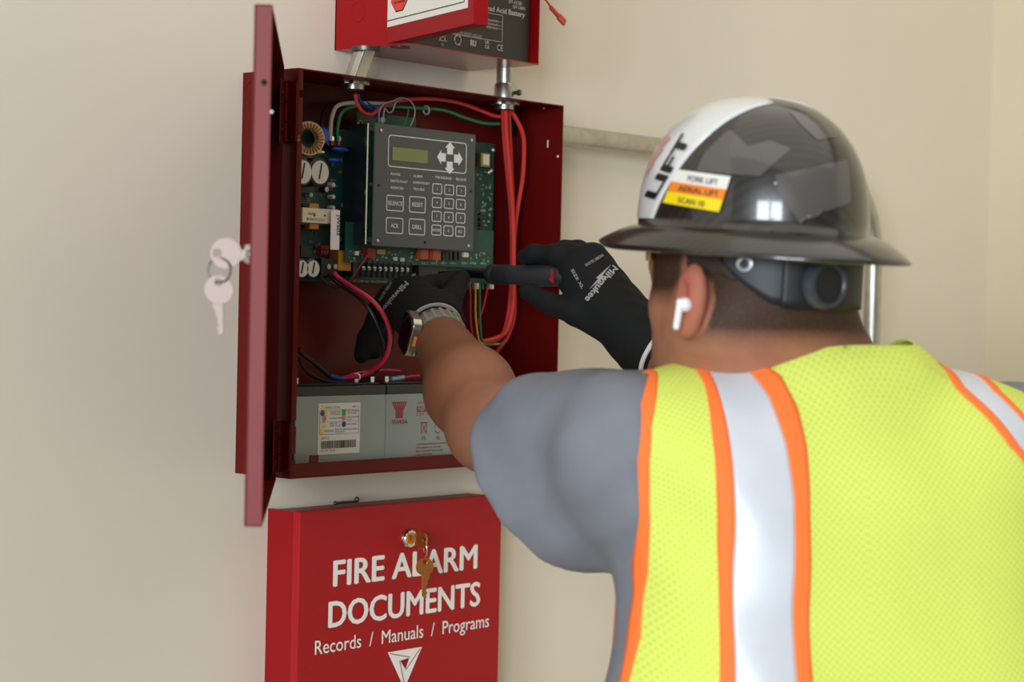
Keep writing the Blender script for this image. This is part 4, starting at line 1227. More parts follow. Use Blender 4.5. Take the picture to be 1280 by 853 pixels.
def build_vq(vs, q, name, m, parent=None, attrs=None, **k):
    """vertex / quad arrays -> one smooth mesh object"""
    org = k.pop('org', None)
    if org is None:
        lo, hi = vs.min(0), vs.max(0); org = V((lo[0] + hi[0]) / 2, (lo[1] + hi[1]) / 2, lo[2])
    me = bpy.data.meshes.new(name)
    me.from_pydata((vs - org).tolist(), [], q.tolist())
    me.materials.append(m)
    me.polygons.foreach_set('use_smooth', [True] * len(me.polygons))
    for an, av in (attrs or {}).items():
        a_ = me.attributes.new(an, 'FLOAT', 'POINT'); a_.data.foreach_set('value', np.asarray(av, F32))
    o = bpy.data.objects.new(name, me)
    link(o, org, parent)
    return tag(o, k.get('label'), k.get('cat'), k.get('group'), k.get('kind'))


def bvh_of(vs, q):
    return BVHTree.FromPolygons([tuple(v) for v in vs], [tuple(map(int, f)) for f in q])


def shoot(bvh, px, py):
    """surface point and normal seen at a pixel"""
    d = pray(px, py)
    h = bvh.ray_cast(Vector(CAMP), Vector(d).normalized())
    if h[0] is None:
        return None
    n = np.array(h[1])
    if np.dot(n, d) > 0:
        n = -n
    return np.array(h[0]), n


def poly_decal(bvh, pix, lift, cuts=3):
    """flat artwork (a polygon outlined in the photo) laid on a curved surface"""
    bm = bmesh.new()
    f = bm.faces.new([bm.verts.new((x, y, 0)) for x, y in pix])
    bmesh.ops.triangulate(bm, faces=[f])
    if cuts:
        bmesh.ops.subdivide_edges(bm, edges=bm.edges[:], cuts=cuts, use_grid_fill=True)
    bmesh.ops.triangulate(bm, faces=bm.faces[:])
    mb = MB(); ok = {}
    vs = []
    for v in bm.verts:
        r = shoot(bvh, v.co.x, v.co.y)
        ok[v.index] = r is not None
        vs.append(r[0] + r[1] * lift if r else V(0, 0, 0))
    bm.verts.index_update()
    fs = [tuple(v.index for v in f.verts) for f in bm.faces if all(shoot(bvh, v.co.x, v.co.y) is not None for v in f.verts)]
    bm.free()
    used = sorted({i for f in fs for i in f}); mp = {u: i for i, u in enumerate(used)}
    if fs:
        mb.add([vs[u] for u in used], [tuple(mp[i] for i in f)[::-1] for f in fs])
    return mb


def text_decal(bvh, s, p0, p1, cap_px, lift, bold=0.0, mb=None, shear=0.0):
    """lettering running from pixel p0 to p1 along its baseline, laid on a curved surface"""
    vs, fs = text_geo(s, bold, 1.0)
    x0, x1 = vs[:, 0].min(), vs[:, 0].max()
    p0, p1 = np.asarray(p0, float), np.asarray(p1, float)
    d = p1 - p0; L = np.linalg.norm(d); d /= L; upv = np.array([d[1], -d[0]])
    mb = mb or MB(); out = []; good = []
    for v in vs:
        q = p0 + d * ((v[0] - x0) / (x1 - x0) * L + shear * v[1] / 0.7 * cap_px) + upv * (v[1] / 0.7 * cap_px)
        r = shoot(bvh, *q)
        good.append(r is not None); out.append(r[0] + r[1] * (lift + v[2]) if r else V(0, 0, 0))
    fs = [f for f in fs if all(good[i] for i in f)]
    used = sorted({i for f in fs for i in f}); mp = {u: i for i, u in enumerate(used)}
    if fs:
        mb.add([out[u] for u in used], [tuple(mp[i] for i in f) for f in fs])
    return mb


# ================================================================ the worker
# joints, each placed where the photo shows it and at its own distance
SL, EL, WL = at(782, 556, 1.87), at(614, 536, 2.13), at(541, 408, 2.36)
SR, ER, WR = at(1300, 572, 1.985), at(1010, 565, 2.20), at(806, 430, 2.32)
SLA = at(776, 556, 1.915)                      # where the left upper arm hangs in the sleeve
HC = at(938, 345, 1.915)
NK = at(1012, 452, 1.925)
MS = (SL + SR) / 2
SH = SR - SL; SH[2] = 0; SH = unit(SH)
TF = np.cross(V(0, 0, 1), SH); UPZ = V(0, 0, 1)
HIP = MS - UPZ * 0.50 - TF * 0.06 + SH * 0.02
HY_ = math.radians(12.0)
HF = V(math.sin(HY_), math.cos(HY_), 0); HR = V(math.cos(HY_), -math.sin(HY_), 0)     # head: forward, right
HU = UPZ


def hl(x, y, z): return HC + HR * x + HF * y + HU * z


CH = MS - UPZ * 0.055 - TF * 0.005


def sdf_trunk(P):
    d = []
    for s in (-1, 1):
        w_ = 0.018 if s < 0 else 0.0
        a = CH + SH * (0.098 + w_ * 0.5) * s + UPZ * 0.002; b = CH + SH * (0.088 + w_) * s - UPZ * 0.20 - TF * 0.012; c = HIP + SH * 0.075 * s + UPZ * 0.12; e = HIP + SH * 0.085 * s
        d.append(su(0.05, cap(P, a, b, 0.104, 0.112), cap(P, b, c, 0.112, 0.108), cap(P, c, e, 0.108, 0.118)))
    t = su(0.09, *d)
    t = smin(t, cap(P, CH - UPZ * 0.02, CH - UPZ * 0.25, 0.105, 0.11), 0.06)
    # shoulders and trapezius
    t = su(0.06, t, cap(P, NK - UPZ * 0.058, SL - UPZ * 0.006, 0.058, 0.050), cap(P, NK - UPZ * 0.062, SR - UPZ * 0.012, 0.058, 0.048))
    return t


def sdf_arms(P):
    l = su(0.02, cap(P, SLA, SLA * 0.4 + EL * 0.6, 0.054, 0.047), cap(P, SLA * 0.4 + EL * 0.6, EL, 0.047, 0.042))
    fm = EL * 0.66 + WL * 0.34
    l = su(0.03, l, cap(P, EL, fm, 0.044, 0.046), cap(P, fm, WL, 0.046, 0.0275))
    r = su(0.03, cap(P, SR, ER, 0.058, 0.044), cap(P, ER, ER * 0.66 + WR * 0.34, 0.044, 0.045), cap(P, ER * 0.66 + WR * 0.34, WR, 0.045, 0.028))
    return np.minimum(l, r)


hax = np.stack([HR, HF, HU])
EARC = at(864, 373, 1.832)
eo = unit(-HR * 0.80 - HF * 0.55)              # outward from the left ear's open side ... the ear flares backwards
ear_n = unit(-HR * 0.97 + HF * 0.02)
ear_u = unit(UPZ - HF * 0.18)
ear_u = unit(ear_u - ear_n * np.dot(ear_u, ear_n))
ear_f = np.cross(ear_u, ear_n)
ear_ax = np.stack([ear_n, ear_f, ear_u])


EF = 0.0065


def sdf_head(P):
    d = ell(P, hl(0, -0.006, 0.022), (0.083, 0.104, 0.098), hax)
    d = smin(d, ell(P, hl(0, 0.030, -0.045), (0.066, 0.070, 0.085), hax), 0.05)
    d = smin(d, cap(P, hl(-0.050, 0.010, -0.065), hl(-0.014, 0.085, -0.100), 0.024, 0.022), 0.05)
    d = smin(d, cap(P, hl(0.050, 0.010, -0.065), hl(0.014, 0.085, -0.100), 0.024, 0.022), 0.05)
    # brow ridge, eye sockets, cheekbones, nose, lips
    d = smin(d, cap(P, hl(-0.040, 0.083, 0.012), hl(0.040, 0.083, 0.012), 0.012), 0.02)
    d = smax(d, -ell(P, hl(-0.033, 0.104, -0.005), (0.017, 0.014, 0.011), hax), 0.012)
    d = smax(d, -ell(P, hl(0.033, 0.104, -0.005), (0.017, 0.014, 0.011), hax), 0.012)
    d = smin(d, ell(P, hl(-0.033, 0.084, -0.006), (0.013, 0.012, 0.010), hax), 0.004)
    d = smin(d, ell(P, hl(0.033, 0.084, -0.006), (0.013, 0.012, 0.010), hax), 0.004)
    d = smin(d, ell(P, hl(-0.050, 0.056, -0.032), (0.018, 0.020, 0.016), hax), 0.02)
    d = smin(d, ell(P, hl(0.050, 0.056, -0.032), (0.018, 0.020, 0.016), hax), 0.02)
    d = smin(d, cap(P, hl(0, 0.095, 0.004), hl(0, 0.117, -0.040), 0.008, 0.013), 0.014)
    d = smin(d, ell(P, hl(0, 0.098, -0.046), (0.018, 0.014, 0.009), hax), 0.01)
    d = smin(d, ell(P, hl(0, 0.094, -0.070), (0.024, 0.011, 0.006), hax), 0.006)
    d = smin(d, ell(P, hl(0, 0.092, -0.081), (0.021, 0.011, 0.007), hax), 0.006)
    # neck
    d = smin(d, cap(P, hl(0.0, -0.030, -0.03), NK - UPZ * 0.01, 0.068, 0.067), 0.04)
    d = smin(d, cap(P, hl(-0.062, -0.02, -0.055), NK - SH * 0.02 - UPZ * 0.03, 0.018, 0.03), 0.05)
    # ears: a flattened shell with a raised rim, hollowed
    for s in (-1, 1):
        if s < 0:
            c, ax = EARC, ear_ax
        else:
            n2 = ear_n - 2 * np.dot(ear_n, HR) * HR; u2 = ear_u - 2 * np.dot(ear_u, HR) * HR
            c = EARC - 2 * np.dot(EARC - HC, HR) * HR; ax = np.stack([n2, np.cross(u2, n2), u2])
        e = ell(P, c, (0.0105, 0.0200, 0.0335), ax)
        e = smin(e, ell(P, c - ax[2] * 0.026 + ax[1] * 0.004 * s * 0, (0.008, 0.010, 0.013), ax), 0.01)
        e = smax(e, -ell(P, c + ax[0] * 0.0105 - ax[2] * 0.001 - ax[1] * EF, (0.0085, 0.0115, 0.0185), ax), 0.004)
        d = smin(d, e, 0.007)
    return d


def sdf_body(P):
    return su(0.03, sdf_trunk(P) , sdf_arms(P), sdf_head(P))


person = thing('person', V(HIP[0], HIP[1], 0.0), 'worker in grey shirt and yellow safety vest reaching into the alarm cabinet', 'person')

M_skin = bpy.data.materials.new('skin'); M_skin.use_nodes = True
nt = M_skin.node_tree; bs_ = nt.nodes['Principled BSDF']; bs_.inputs['Roughness'].default_value = 0.62; bs_.inputs['Specular IOR Level'].default_value = 0.3
def attr_mix(nt, prev, attr, col, strength=1.0):
    a = nt.nodes.new('ShaderNodeAttribute'); a.attribute_name = attr
    mx = nt.nodes.new('ShaderNodeMix'); mx.data_type = 'RGBA'
    mu = nt.nodes.new('ShaderNodeMath'); mu.operation = 'MULTIPLY'; mu.inputs[1].default_value = strength
    nt.links.new(a.outputs['Fac'], mu.inputs[0]); nt.links.new(mu.outputs[0], mx.inputs['Factor'])
    if hasattr(prev, 'default_value') and not hasattr(prev, 'links'):
        pass
    nt.links.new(prev, mx.inputs[6]); mx.inputs[7].default_value = (*lin(col), 1)
    return mx.outputs[2]
tcn = nt.nodes.new('ShaderNodeTexCoord'); nz = nt.nodes.new('ShaderNodeTexNoise'); nz.inputs['Scale'].default_value = 35; nz.inputs['Detail'].default_value = 6
nt.links.new(tcn.outputs['Object'], nz.inputs['Vector'])
rp = nt.nodes.new('ShaderNodeValToRGB'); rp.color_ramp.elements[0].position = 0.3; rp.color_ramp.elements[1].position = 0.7
rp.color_ramp.elements[0].color = (*lin('9a664e'), 1); rp.color_ramp.elements[1].color = (*lin('a87258'), 1)
nt.links.new(nz.outputs['Fac'], rp.inputs['Fac'])
o_ = attr_mix(nt, rp.outputs['Color'], 'blush', 'b0604f', 0.8)
o_ = attr_mix(nt, o_, 'arm', '6d4229', 0.85)
# stubble: hair density broken up by fine noise
an = nt.nodes.new('ShaderNodeAttribute'); an.attribute_name = 'stubble'
n2_ = nt.nodes.new('ShaderNodeTexNoise'); n2_.inputs['Scale'].default_value = 420; n2_.inputs['Detail'].default_value = 3
nt.links.new(tcn.outputs['Object'], n2_.inputs['Vector'])
ad = nt.nodes.new('ShaderNodeMath'); ad.operation = 'MULTIPLY_ADD'; ad.inputs[1].default_value = 0.5; nt.links.new(n2_.outputs['Fac'], ad.inputs[0])
sb_ = nt.nodes.new('ShaderNodeMath'); sb_.operation = 'ADD'; sb_.inputs[1].default_value = -0.25; nt.links.new(an.outputs['Fac'], ad.inputs[2]); nt.links.new(ad.outputs[0], sb_.inputs[0])
mlt = nt.nodes.new('ShaderNodeMath'); mlt.operation = 'MULTIPLY'; mlt.use_clamp = True
nt.links.new(sb_.outputs[0], mlt.inputs[0]); nt.links.new(an.outputs['Fac'], mlt.inputs[1])
mx = nt.nodes.new('ShaderNodeMix'); mx.data_type = 'RGBA'; mx.clamp_factor = True
nt.links.new(mlt.outputs[0], mx.inputs['Factor']); nt.links.new(o_, mx.inputs[6]); mx.inputs[7].default_value = (*lin('3b281b'), 1)
nt.links.new(mx.outputs[2], bs_.inputs['Base Color'])
bs_.inputs['Subsurface Weight'].default_value = 0.12; bs_.inputs['Subsurface Radius'].default_value = (0.008, 0.003, 0.0015); bs_.inputs['Subsurface Scale'].default_value = 0.5

pts = np.array([SL, EL, WL, SR, ER, WR, HC, NK, HIP])
lo = pts.min(0) - 0.16; hi = pts.max(0) + 0.16; lo[2] = HIP[2] - 0.10
bv, bq = surface(sdf_body, lo, hi, 0.0038)
loc = np.stack([(bv - HC) @ HR, (bv - HC) @ HF, (bv - HC) @ HU], 1)
sm01 = lambda x, a, b: np.clip((x - a) / (b - a), 0, 1)
dhead = np.linalg.norm(loc, axis=1)
# hairline: dense above the band, fading out down the nape and in front of the ear
nape = sm01(loc[:, 2], -0.078, -0.035) * sm01(-loc[:, 1], -0.005, 0.02)
temple = sm01(loc[:, 2], -0.040, 0.000) * sm01(0.078 - loc[:, 1], 0.0, 0.012) * sm01(loc[:, 1], -0.01, 0.02)
stub = np.maximum(nape, temple) * (dhead < 0.16)
ew = np.linalg.norm((bv - EARC) @ ear_ax.T / np.array([0.020, 0.021, 0.037]), axis=1)
stub = stub * np.clip((ew - 0.95) * 5, 0, 1)
blush = np.clip(1.25 - ew, 0, 1) * 1.6
tL = np.clip(((bv - SL) @ (EL - SL)) / np.dot(EL - SL, EL - SL), 0, 1)
armw = sm01(np.linalg.norm(bv - HC, axis=1), 0.30, 0.42)
body = build_vq(bv, bq, 'body', M_skin, person, {'stubble': np.clip(stub * 1.5, 0, 1), 'blush': np.clip(blush, 0, 1), 'arm': armw}, org=ORG[person.name])
body_bvh = bvh_of(bv, bq)

# short hair on the sides and back of the head, above the fade
def sdf_hair(P):
    h = sdf_head(P) - 0.0022
    z = (P - HC.astype(F32)) @ HU.astype(F32); y = (P - HC.astype(F32)) @ HF.astype(F32)
    low = np.where(y < 0.0, 0.000 + np.clip(-y, 0, 0.1) * -0.10, 0.018) 
    wv = 0.003 * np.sin(P[:, 0] * 190) * np.sin(P[:, 1] * 170)
    d = smax(h, -(z - low + wv) * 0.8, 0.003)
    d = np.maximum(d, (y - 0.068))
    d = np.maximum(d, -ell(P, EARC, (0.024, 0.020, 0.036), ear_ax))
    return np.maximum(d, -(sdf_head(P) + 0.004))
hv, hq = surface(sdf_hair, HC - 0.15, HC + 0.16, 0.0030)
build_vq(hv, hq, 'hair', mat('dark_brown_hair', '36271c', 0.75, noise=0.3, nscale=300, bump=0.6, bscale=900), person)
# far brow and lashes
build(MB().tube([hl(-0.052, 0.078, 0.016), hl(-0.04, 0.093, 0.020), hl(-0.022, 0.100, 0.017)], 0.0035, 6), 'eyebrow', mat('dark_brown_hair', '36271c', 0.75), person, smooth=True)
build(MB().tube([hl(0.052, 0.078, 0.016), hl(0.04, 0.093, 0.020), hl(0.022, 0.100, 0.017)], 0.0035, 6), 'eyebrow', mat('dark_brown_hair', '36271c', 0.75), person, smooth=True)
for s in (-1, 1):
    e_ = build(MB().ball(hl(0.033 * s, 0.0885, -0.006), 0.0105, 10), 'eye', mat('eye_white', 'd8d2cc', 0.2), person, smooth=True)
    build(MB().lathe(hl(0.033 * s, 0.0985, -0.006), HF, [(0.005, 0), (0.004, 0.0008), (0, 0.0011)], 14), 'iris', mat('eye_brown', '2b1a10', 0.15), e_, smooth=True)
    build(MB().tube([hl(0.033 * s + 0.013 * s, 0.092, -0.004), hl(0.033 * s + 0.005 * s, 0.100, 0.001), hl(0.033 * s - 0.010 * s, 0.099, -0.001)], 0.0018, 5), 'eyelash', mat('dark_brown_hair', '36271c', 0.75), e_, smooth=True)

# ---------------------------------------------------------------- grey T-shirt
SLV0, SLV1 = at(798, 598, 1.965), at(684, 624, 2.045)
SRV1 = SR * 0.45 + ER * 0.55
sl_ax = unit(SLV1 - SLV0); sr_ax = unit(SRV1 - SR)
hem_n = unit(sl_ax - 0.42 * V(0, 0, 1))


def wrinkle(P):
    return (0.0019 * np.sin(P @ np.array([31, -22, 52], F32) + 2.0 * np.sin(P @ np.array([14, 19, -9], F32)))
            + 0.0010 * np.sin(P @ np.array([-62, 48, 80], F32) + 1.7 * np.sin(P @ np.array([33, 5, 27], F32))))


def sdf_shirt(P):
    tk = sdf_trunk(P) - 0.0075
    sl = cap(P, SLV0 - UPZ * 0.0, SLV1 + UPZ * 0.000 + sl_ax * 0.06, 0.084, 0.088)
    sl = smin(sl, cap(P, SLA + UPZ * 0.002, SLA * 0.45 + EL * 0.55 + UPZ * 0.002, 0.062, 0.060), 0.08)
    cutp = (P - SLV1.astype(F32)) @ hem_n.astype(F32)
    sl = smax(sl, cutp, 0.006)
    sr = cap(P, SR - UPZ * 0.01, SRV1 - UPZ * 0.01, 0.082, 0.078)
    sr = smax(sr, (P - SRV1.astype(F32)) @ sr_ax.astype(F32), 0.006)
    d = su(0.045, tk, sl, sr) + wrinkle(P)
    # open end of the sleeve
    inner = cap(P, SLV1 - sl_ax * 0.03, SLV1 + sl_ax * 0.12, 0.078, 0.082)
    d = smax(d, -inner, 0.004)
    inner = cap(P, SRV1 - sr_ax * 0.02, SRV1 + sr_ax * 0.05, 0.068, 0.07)
    d = smax(d, -inner, 0.004)
    # neck opening
    nk = cap(P, NK - UPZ * 0.02, hl(0, -0.02, -0.02), 0.074, 0.080)
    d = smax(d, -nk, 0.006)
    return smax(d, (HIP[2] - 0.06) - P[:, 2], 0.006)


lo = np.minimum(pts[[0, 3, 8]].min(0), SLV1) - 0.15; hi = np.maximum(pts[[0, 3, 8]].max(0), SLV1) + 0.15; lo[2] = HIP[2] - 0.09; hi[2] = NK[2] + 0.12
M_shirt = mat('grey_cotton', '7b7e87', 0.9, noise=0.04, nscale=30, bump=0.25, bscale=900, spec=0.2)
shv, shq = surface(sdf_shirt, lo, hi, 0.0045)
build_vq(shv, shq, 't_shirt', M_shirt, person)

# ---------------------------------------------------------------- safety vest
COLc = at(1062, 462, 1.895)


def vwr(P):
    return (0.0022 * np.sin(P @ np.array([18, -26, 30], F32) + 2.2 * np.sin(P @ np.array([9, 15, -12], F32))))


def sdf_vest(P):
    d = sdf_trunk(P) - 0.0165
    d = smin(d, ell(P, COLc, (0.078, 0.05, 0.040), np.stack([SH, TF, UPZ])), 0.045)
    return d + vwr(P)


lo = HIP - 0.40; hi = np.maximum(NK, SR) + 0.2; lo[2] = HIP[2] - 0.05
lo = np.minimum(lo, pts[[0, 3]].min(0) - 0.12); 
vv, vq = surface(sdf_vest, lo, hi, 0.006)
vest_bvh = bvh_of(vv, vq)
VO = CH.copy()                                # drape axis through the chest


def drape_dir(t):
    """origin and outward direction for drape parameter t: <0 down the back, 0..1 over the shoulder, >1 down the front"""
    if t < 0:
        return VO + UPZ * t, -TF
    if t > 1:
        return VO - UPZ * (t - 1), TF
    a = math.pi * t
    return VO, -TF * math.cos(a) + UPZ * math.sin(a)


def drape(s, t, lift=0.0):
    o, d = drape_dir(t)
    o = o + SH * s
    far = o + d * 0.45
    h = vest_bvh.ray_cast(Vector(far), Vector(-d))
    if h[0] is None:                           # past the side of the chest: hang from the nearest point that carries it
        return drape(s * 0.97, t, lift) if abs(s) > 0.02 else o + d * 0.12
    n = np.array(h[1]); 
    if np.dot(n, d) < 0: n = -n
    return np.array(h[0]) + n * lift


def st_of(px, py):
    r = shoot(vest_bvh, px, py)
    if r is None:
        return None
    q = r[0] - VO; s = q @ SH; z = q @ UPZ; f = -(q @ TF)
    return (s, z) if z < 0 else (s, math.atan2(z, f) / math.pi)


def st_curve(pix, top=None):
    L = [st_of(*p) for p in pix]
    L = sorted([x for x in L if x], key=lambda x: x[1])
    ts = [x[1] for x in L]; ss = [x[0] for x in L]
    return lambda t: float(np.interp(t, ts, ss))


armL_o = st_curve([(812, 466), (801, 506), (797, 575), (797, 666), (794, 745), (783, 814), (775, 853)])
armL_i = st_curve([(822, 468), (814, 533), (812, 575), (812, 639), (810, 719), (802, 793), (786, 853)])
st1 = st_curve([(880, 481), (889, 538), (895, 612), (898, 720), (900, 853)])
st2 = st_curve([(896, 485), (913, 559), (918, 620), (919, 666), (919, 853)])
st3 = st_curve([(929, 460), (961, 496), (982, 554), (993, 628), (996, 853)])
st4 = st_curve([(945, 455), (976, 470), (997, 511), (1008, 559), (1012, 639), (1015, 853)])
r1 = st_curve([(1213, 480), (1241, 492), (1278, 528)])
r2 = st_curve([(1204, 484), (1222, 500), (1248, 525), (1278, 566)])
# the vest itself: two halves draped over the shoulders, meeting along the spine, open at the neck
SPN = -0.030
armR_o = lambda t: 0.222 + 0.02 * math.exp(-((t - 0.3) / 0.2) ** 2)
TB0 = 0.372


def neck_half(t):
    if t <= TB0:
        return 0.0
    if t < 1.0:
        u = min(1.0, (t - TB0) / 0.05)
        return 0.084 * math.sqrt(max(0.0, 1 - (1 - u) ** 2))
    return max(0.004, 0.084 * (1 - (t - 1.0) / 0.28))


TS = sorted(set(np.round(np.concatenate([np.arange(-0.42, 0, 0.014), np.arange(0, 1.0, 0.012), np.arange(1.0, 1.42, 0.016), [TB0, TB0 + 0.003, TB0 + 0.008, TB0 + 0.018, TB0 + 0.03]]), 4)))
NC = 44
vest = thing('safety_vest', MS - UPZ * 0.4, None, None); vest.parent = person; vest.location = Vector(ORG[vest.name] - ORG[person.name])
M_vest = bpy.data.materials.new('yellow_mesh_fabric'); M_vest.use_nodes = True
nt = M_vest.node_tree; b_ = nt.nodes['Principled BSDF']; b_.inputs['Roughness'].default_value = 0.85; b_.inputs['Specular IOR Level'].default_value = 0.2
tcn = nt.nodes.new('ShaderNodeUVMap'); tcn.uv_map = 'cloth'
mp = nt.nodes.new('ShaderNodeMapping'); mp.inputs['Scale'].default_value = (1, 1, 1); mp.inputs['Rotation'].default_value = (0, 0, 0.7)
nt.links.new(tcn.outputs['UV'], mp.inputs['Vector'])
vo = nt.nodes.new('ShaderNodeTexVoronoi'); vo.inputs['Scale'].default_value = 1.0; vo.inputs['Randomness'].default_value = 0.0; vo.voronoi_dimensions = '2D'
nt.links.new(mp.outputs['Vector'], vo.inputs['Vector'])
rp = nt.nodes.new('ShaderNodeValToRGB'); rp.color_ramp.elements[0].position = 0.18; rp.color_ramp.elements[1].position = 0.42
rp.color_ramp.elements[0].color = (*lin('c6d556'), 1); rp.color_ramp.elements[1].color = (*lin('d8e56e'), 1)
nt.links.new(vo.outputs['Distance'], rp.inputs['Fac']); nt.links.new(rp.outputs['Color'], b_.inputs['Base Color'])
bp = nt.nodes.new('ShaderNodeBump'); bp.inputs['Strength'].default_value = 0.35; bp.inputs['Distance'].default_value = 0.0015
nt.links.new(vo.outputs['Distance'], bp.inputs['Height']); nt.links.new(bp.outputs['Normal'], b_.inputs['Normal'])
M_trim = mat('orange_trim', 'ff7a3a', 0.7, bump=0.2, bscale=900, spec=0.2)
M_refl = mat('silver_reflective_tape', 'cfd3dc', 0.42, noise=0.03, nscale=30, metal=0.15)


def sheet(fl, fr, name, m, parent, lift, nc=NC, ts=TS, thick=0.0016, uv=True, collect=None):
    rows = []; UV = []
    for t in ts:
        a, b = fl(t), fr(t)
        rows.append([drape(a + (b - a) * k / nc, t, lift) for k in range(nc + 1)])
        UV.append([(a + (b - a) * k / nc) for k in range(nc + 1)])
    mb = MB().grid(rows)
    if collect is not None:
        collect.append((mb, rows, UV, nc)); return
    o = build(mb, name, m, parent, smooth='all')
    me = o.data
    if uv:
        # lay the knit pattern out in real lengths along the drape
        mid = np.array([r[nc // 2] for r in rows]); L = np.concatenate([[0], np.cumsum(np.linalg.norm(np.diff(mid, axis=0), axis=1))])
        l = me.uv_layers.new(name='cloth')
        for p in me.polygons:
            for li in p.loop_indices:
                vi = me.loops[li].vertex_index
                j, i = divmod(vi, nc + 1)
                l.data[li].uv = (UV[j][i] / 0.0052, L[j] / 0.0052)
    md = o.modifiers.new('thickness', 'SOLIDIFY'); md.thickness = thick; md.offset = -1
    return o


inL = lambda t: SPN - neck_half(t)
inR = lambda t: SPN + neck_half(t)
halves = []
sheet(armL_o, inL, 'vest_panel', M_vest, vest, 0.0, collect=halves)
sheet(inR, armR_o, 'vest_panel', M_vest, vest, 0.0, collect=halves)
mbv = MB(); uvs = []
for mb, rows, UV, nc in halves:
    mbv.add(mb.v, mb.f)
    mid = np.array([r[nc // 2] for r in rows]); L = np.concatenate([[0], np.cumsum(np.linalg.norm(np.diff(mid, axis=0), axis=1))])
    uvs += [(UV[j][i] / 0.0052, L[j] / 0.0052) for j in range(len(rows)) for i in range(nc + 1)]
vp = build(mbv, 'vest_cloth', M_vest, vest, smooth='all')
l = vp.data.uv_layers.new(name='cloth')
l.data.foreach_set('uv', [c for lp in vp.data.loops for c in uvs[lp.vertex_index]])
bm = bmesh.new(); bm.from_mesh(vp.data); bmesh.ops.remove_doubles(bm, verts=bm.verts[:], dist=1e-4); bm.to_mesh(vp.data); bm.free()
md = vp.modifiers.new('thickness', 'SOLIDIFY'); md.thickness = 0.0016; md.offset = -1
TS2 = [t for t in TS]
sheet(armL_o, armL_i, 'trim', M_trim, vest, 0.0014, 4, uv=False, thick=0.002)
sheet(lambda t: armR_o(t) - 0.011, armR_o, 'trim', M_trim, vest, 0.0014, 4, uv=False, thick=0.002)
sheet(st1, st2, 'trim', M_trim, vest, 0.0016, 4, uv=False, thick=0.001)
sheet(st3, st4, 'trim', M_trim, vest, 0.0016, 4, uv=False, thick=0.001)
sheet(lambda t: st2(t) - 0.0005, lambda t: st3(t) + 0.0005, 'reflective_stripe', M_refl, vest, 0.0012, 14, uv=False, thick=0.001)
# right-hand stripe: its edges as seen where it climbs over the far shoulder
_r2 = r2
r2 = lambda t: _r2(t) + 0.030 * min(1.0, max(0.0, (0.19 - t) / 0.10))
rin = lambda t: r2(t); rout = lambda t: max(r1(t), r2(t) + 0.02)
wS = 0.05
def rmid(t): return (r2(t) + 0.010)
sheet(lambda t: r2(t) - 0.012, lambda t: r2(t), 'trim', M_trim, vest, 0.0016, 4, uv=False, thick=0.001)
sheet(lambda t: r2(t) - 0.0005, lambda t: r2(t) + 0.0325, 'reflective_stripe', M_refl, vest, 0.0012, 14, uv=False, thick=0.001)
sheet(lambda t: r2(t) + 0.032, lambda t: r2(t) + 0.042, 'trim', M_trim, vest, 0.0016, 4, uv=False, thick=0.001)
# ---------------------------------------------------------------- trousers and boots (below the frame, but he stands on them)
FLx = [HIP - SH * 0.12 + TF * 0.06, HIP + SH * 0.13 - TF * 0.05]


def sdf_legs(P):
    ds = [cap(P, HIP - SH * 0.07, HIP + SH * 0.07, 0.135, 0.135)]
    for s, ft in ((-1, FLx[0]), (1, FLx[1])):
        h = HIP + SH * 0.09 * s - UPZ * 0.02; an = V(ft[0], ft[1], 0.10); kn = (h + an) / 2 + TF * 0.03
        ds.append(su(0.03, cap(P, h, kn, 0.098, 0.072), cap(P, kn, an, 0.072, 0.060)))
    d = su(0.04, *ds) + 0.004 * np.sin(P @ np.array([14, 20, 38], F32))
    return smax(smax(d, P[:, 2] - (HIP[2] + 0.05), 0.01), 0.075 - P[:, 2], 0.005)


lv, lq_ = surface(sdf_legs, HIP - V(0.38, 0.38, HIP[2] - 0.0), HIP + V(0.38, 0.38, 0.16), 0.010)
build_vq(lv, lq_, 'trousers', mat('dark_work_denim', '2c3442', 0.9, noise=0.1, nscale=40), person)
for ft in FLx:
    def sdf_boot(P, ft=ft):
        d = su(0.03, ell(P, V(ft[0], ft[1], 0.05) + TF * 0.07, (0.052, 0.115, 0.055), np.stack([SH, TF, UPZ])), cap(P, V(ft[0], ft[1], 0.05), V(ft[0], ft[1], 0.16), 0.052, 0.055))
        return smax(smax(d, 0.0005 - P[:, 2], 0.004), P[:, 2] - 0.17, 0.006)
    c_ = V(ft[0], ft[1], 0)
    v_, q_ = surface(sdf_boot, c_ - V(0.25, 0.25, 0.03), c_ + V(0.25, 0.25, 0.2), 0.008)
    build_vq(v_, q_, 'boot', mat('brown_boot_leather', '4a3323', 0.6), person)

# ================================================================ hard hat
hp = math.radians(3.0)
hy_ = math.radians(16.0); HFh = V(math.sin(hy_), math.cos(hy_), 0)
hf = unit(HFh * math.cos(hp) + UPZ * math.sin(hp)); hr = V(math.cos(hy_), -math.sin(hy_), 0); hu = np.cross(hr, hf)
HB = at(939, 288, 1.915)                         # centre of the shell's lower edge
HA, HBw, HHt = 0.127, 0.1015, 0.129
hat = thing('hard_hat', HB - hu * 0.02, 'dark carbon full-brim hard hat with white front on the worker', 'hard hat')
PW = 2 / 2.35


def hpt(phi, th, lift=0.0):
    """shell point: phi from the front clockwise seen from above, th 0 at the rim .. pi/2 at the crown"""
    rr = max(math.cos(th), 0.0) ** PW; hh = max(math.sin(th), 0.0) ** PW
    p = HB + hf * (HA + lift) * rr * math.cos(phi) + hr * (HBw + lift) * rr * math.sin(phi) + hu * (HHt + lift) * hh
    return p


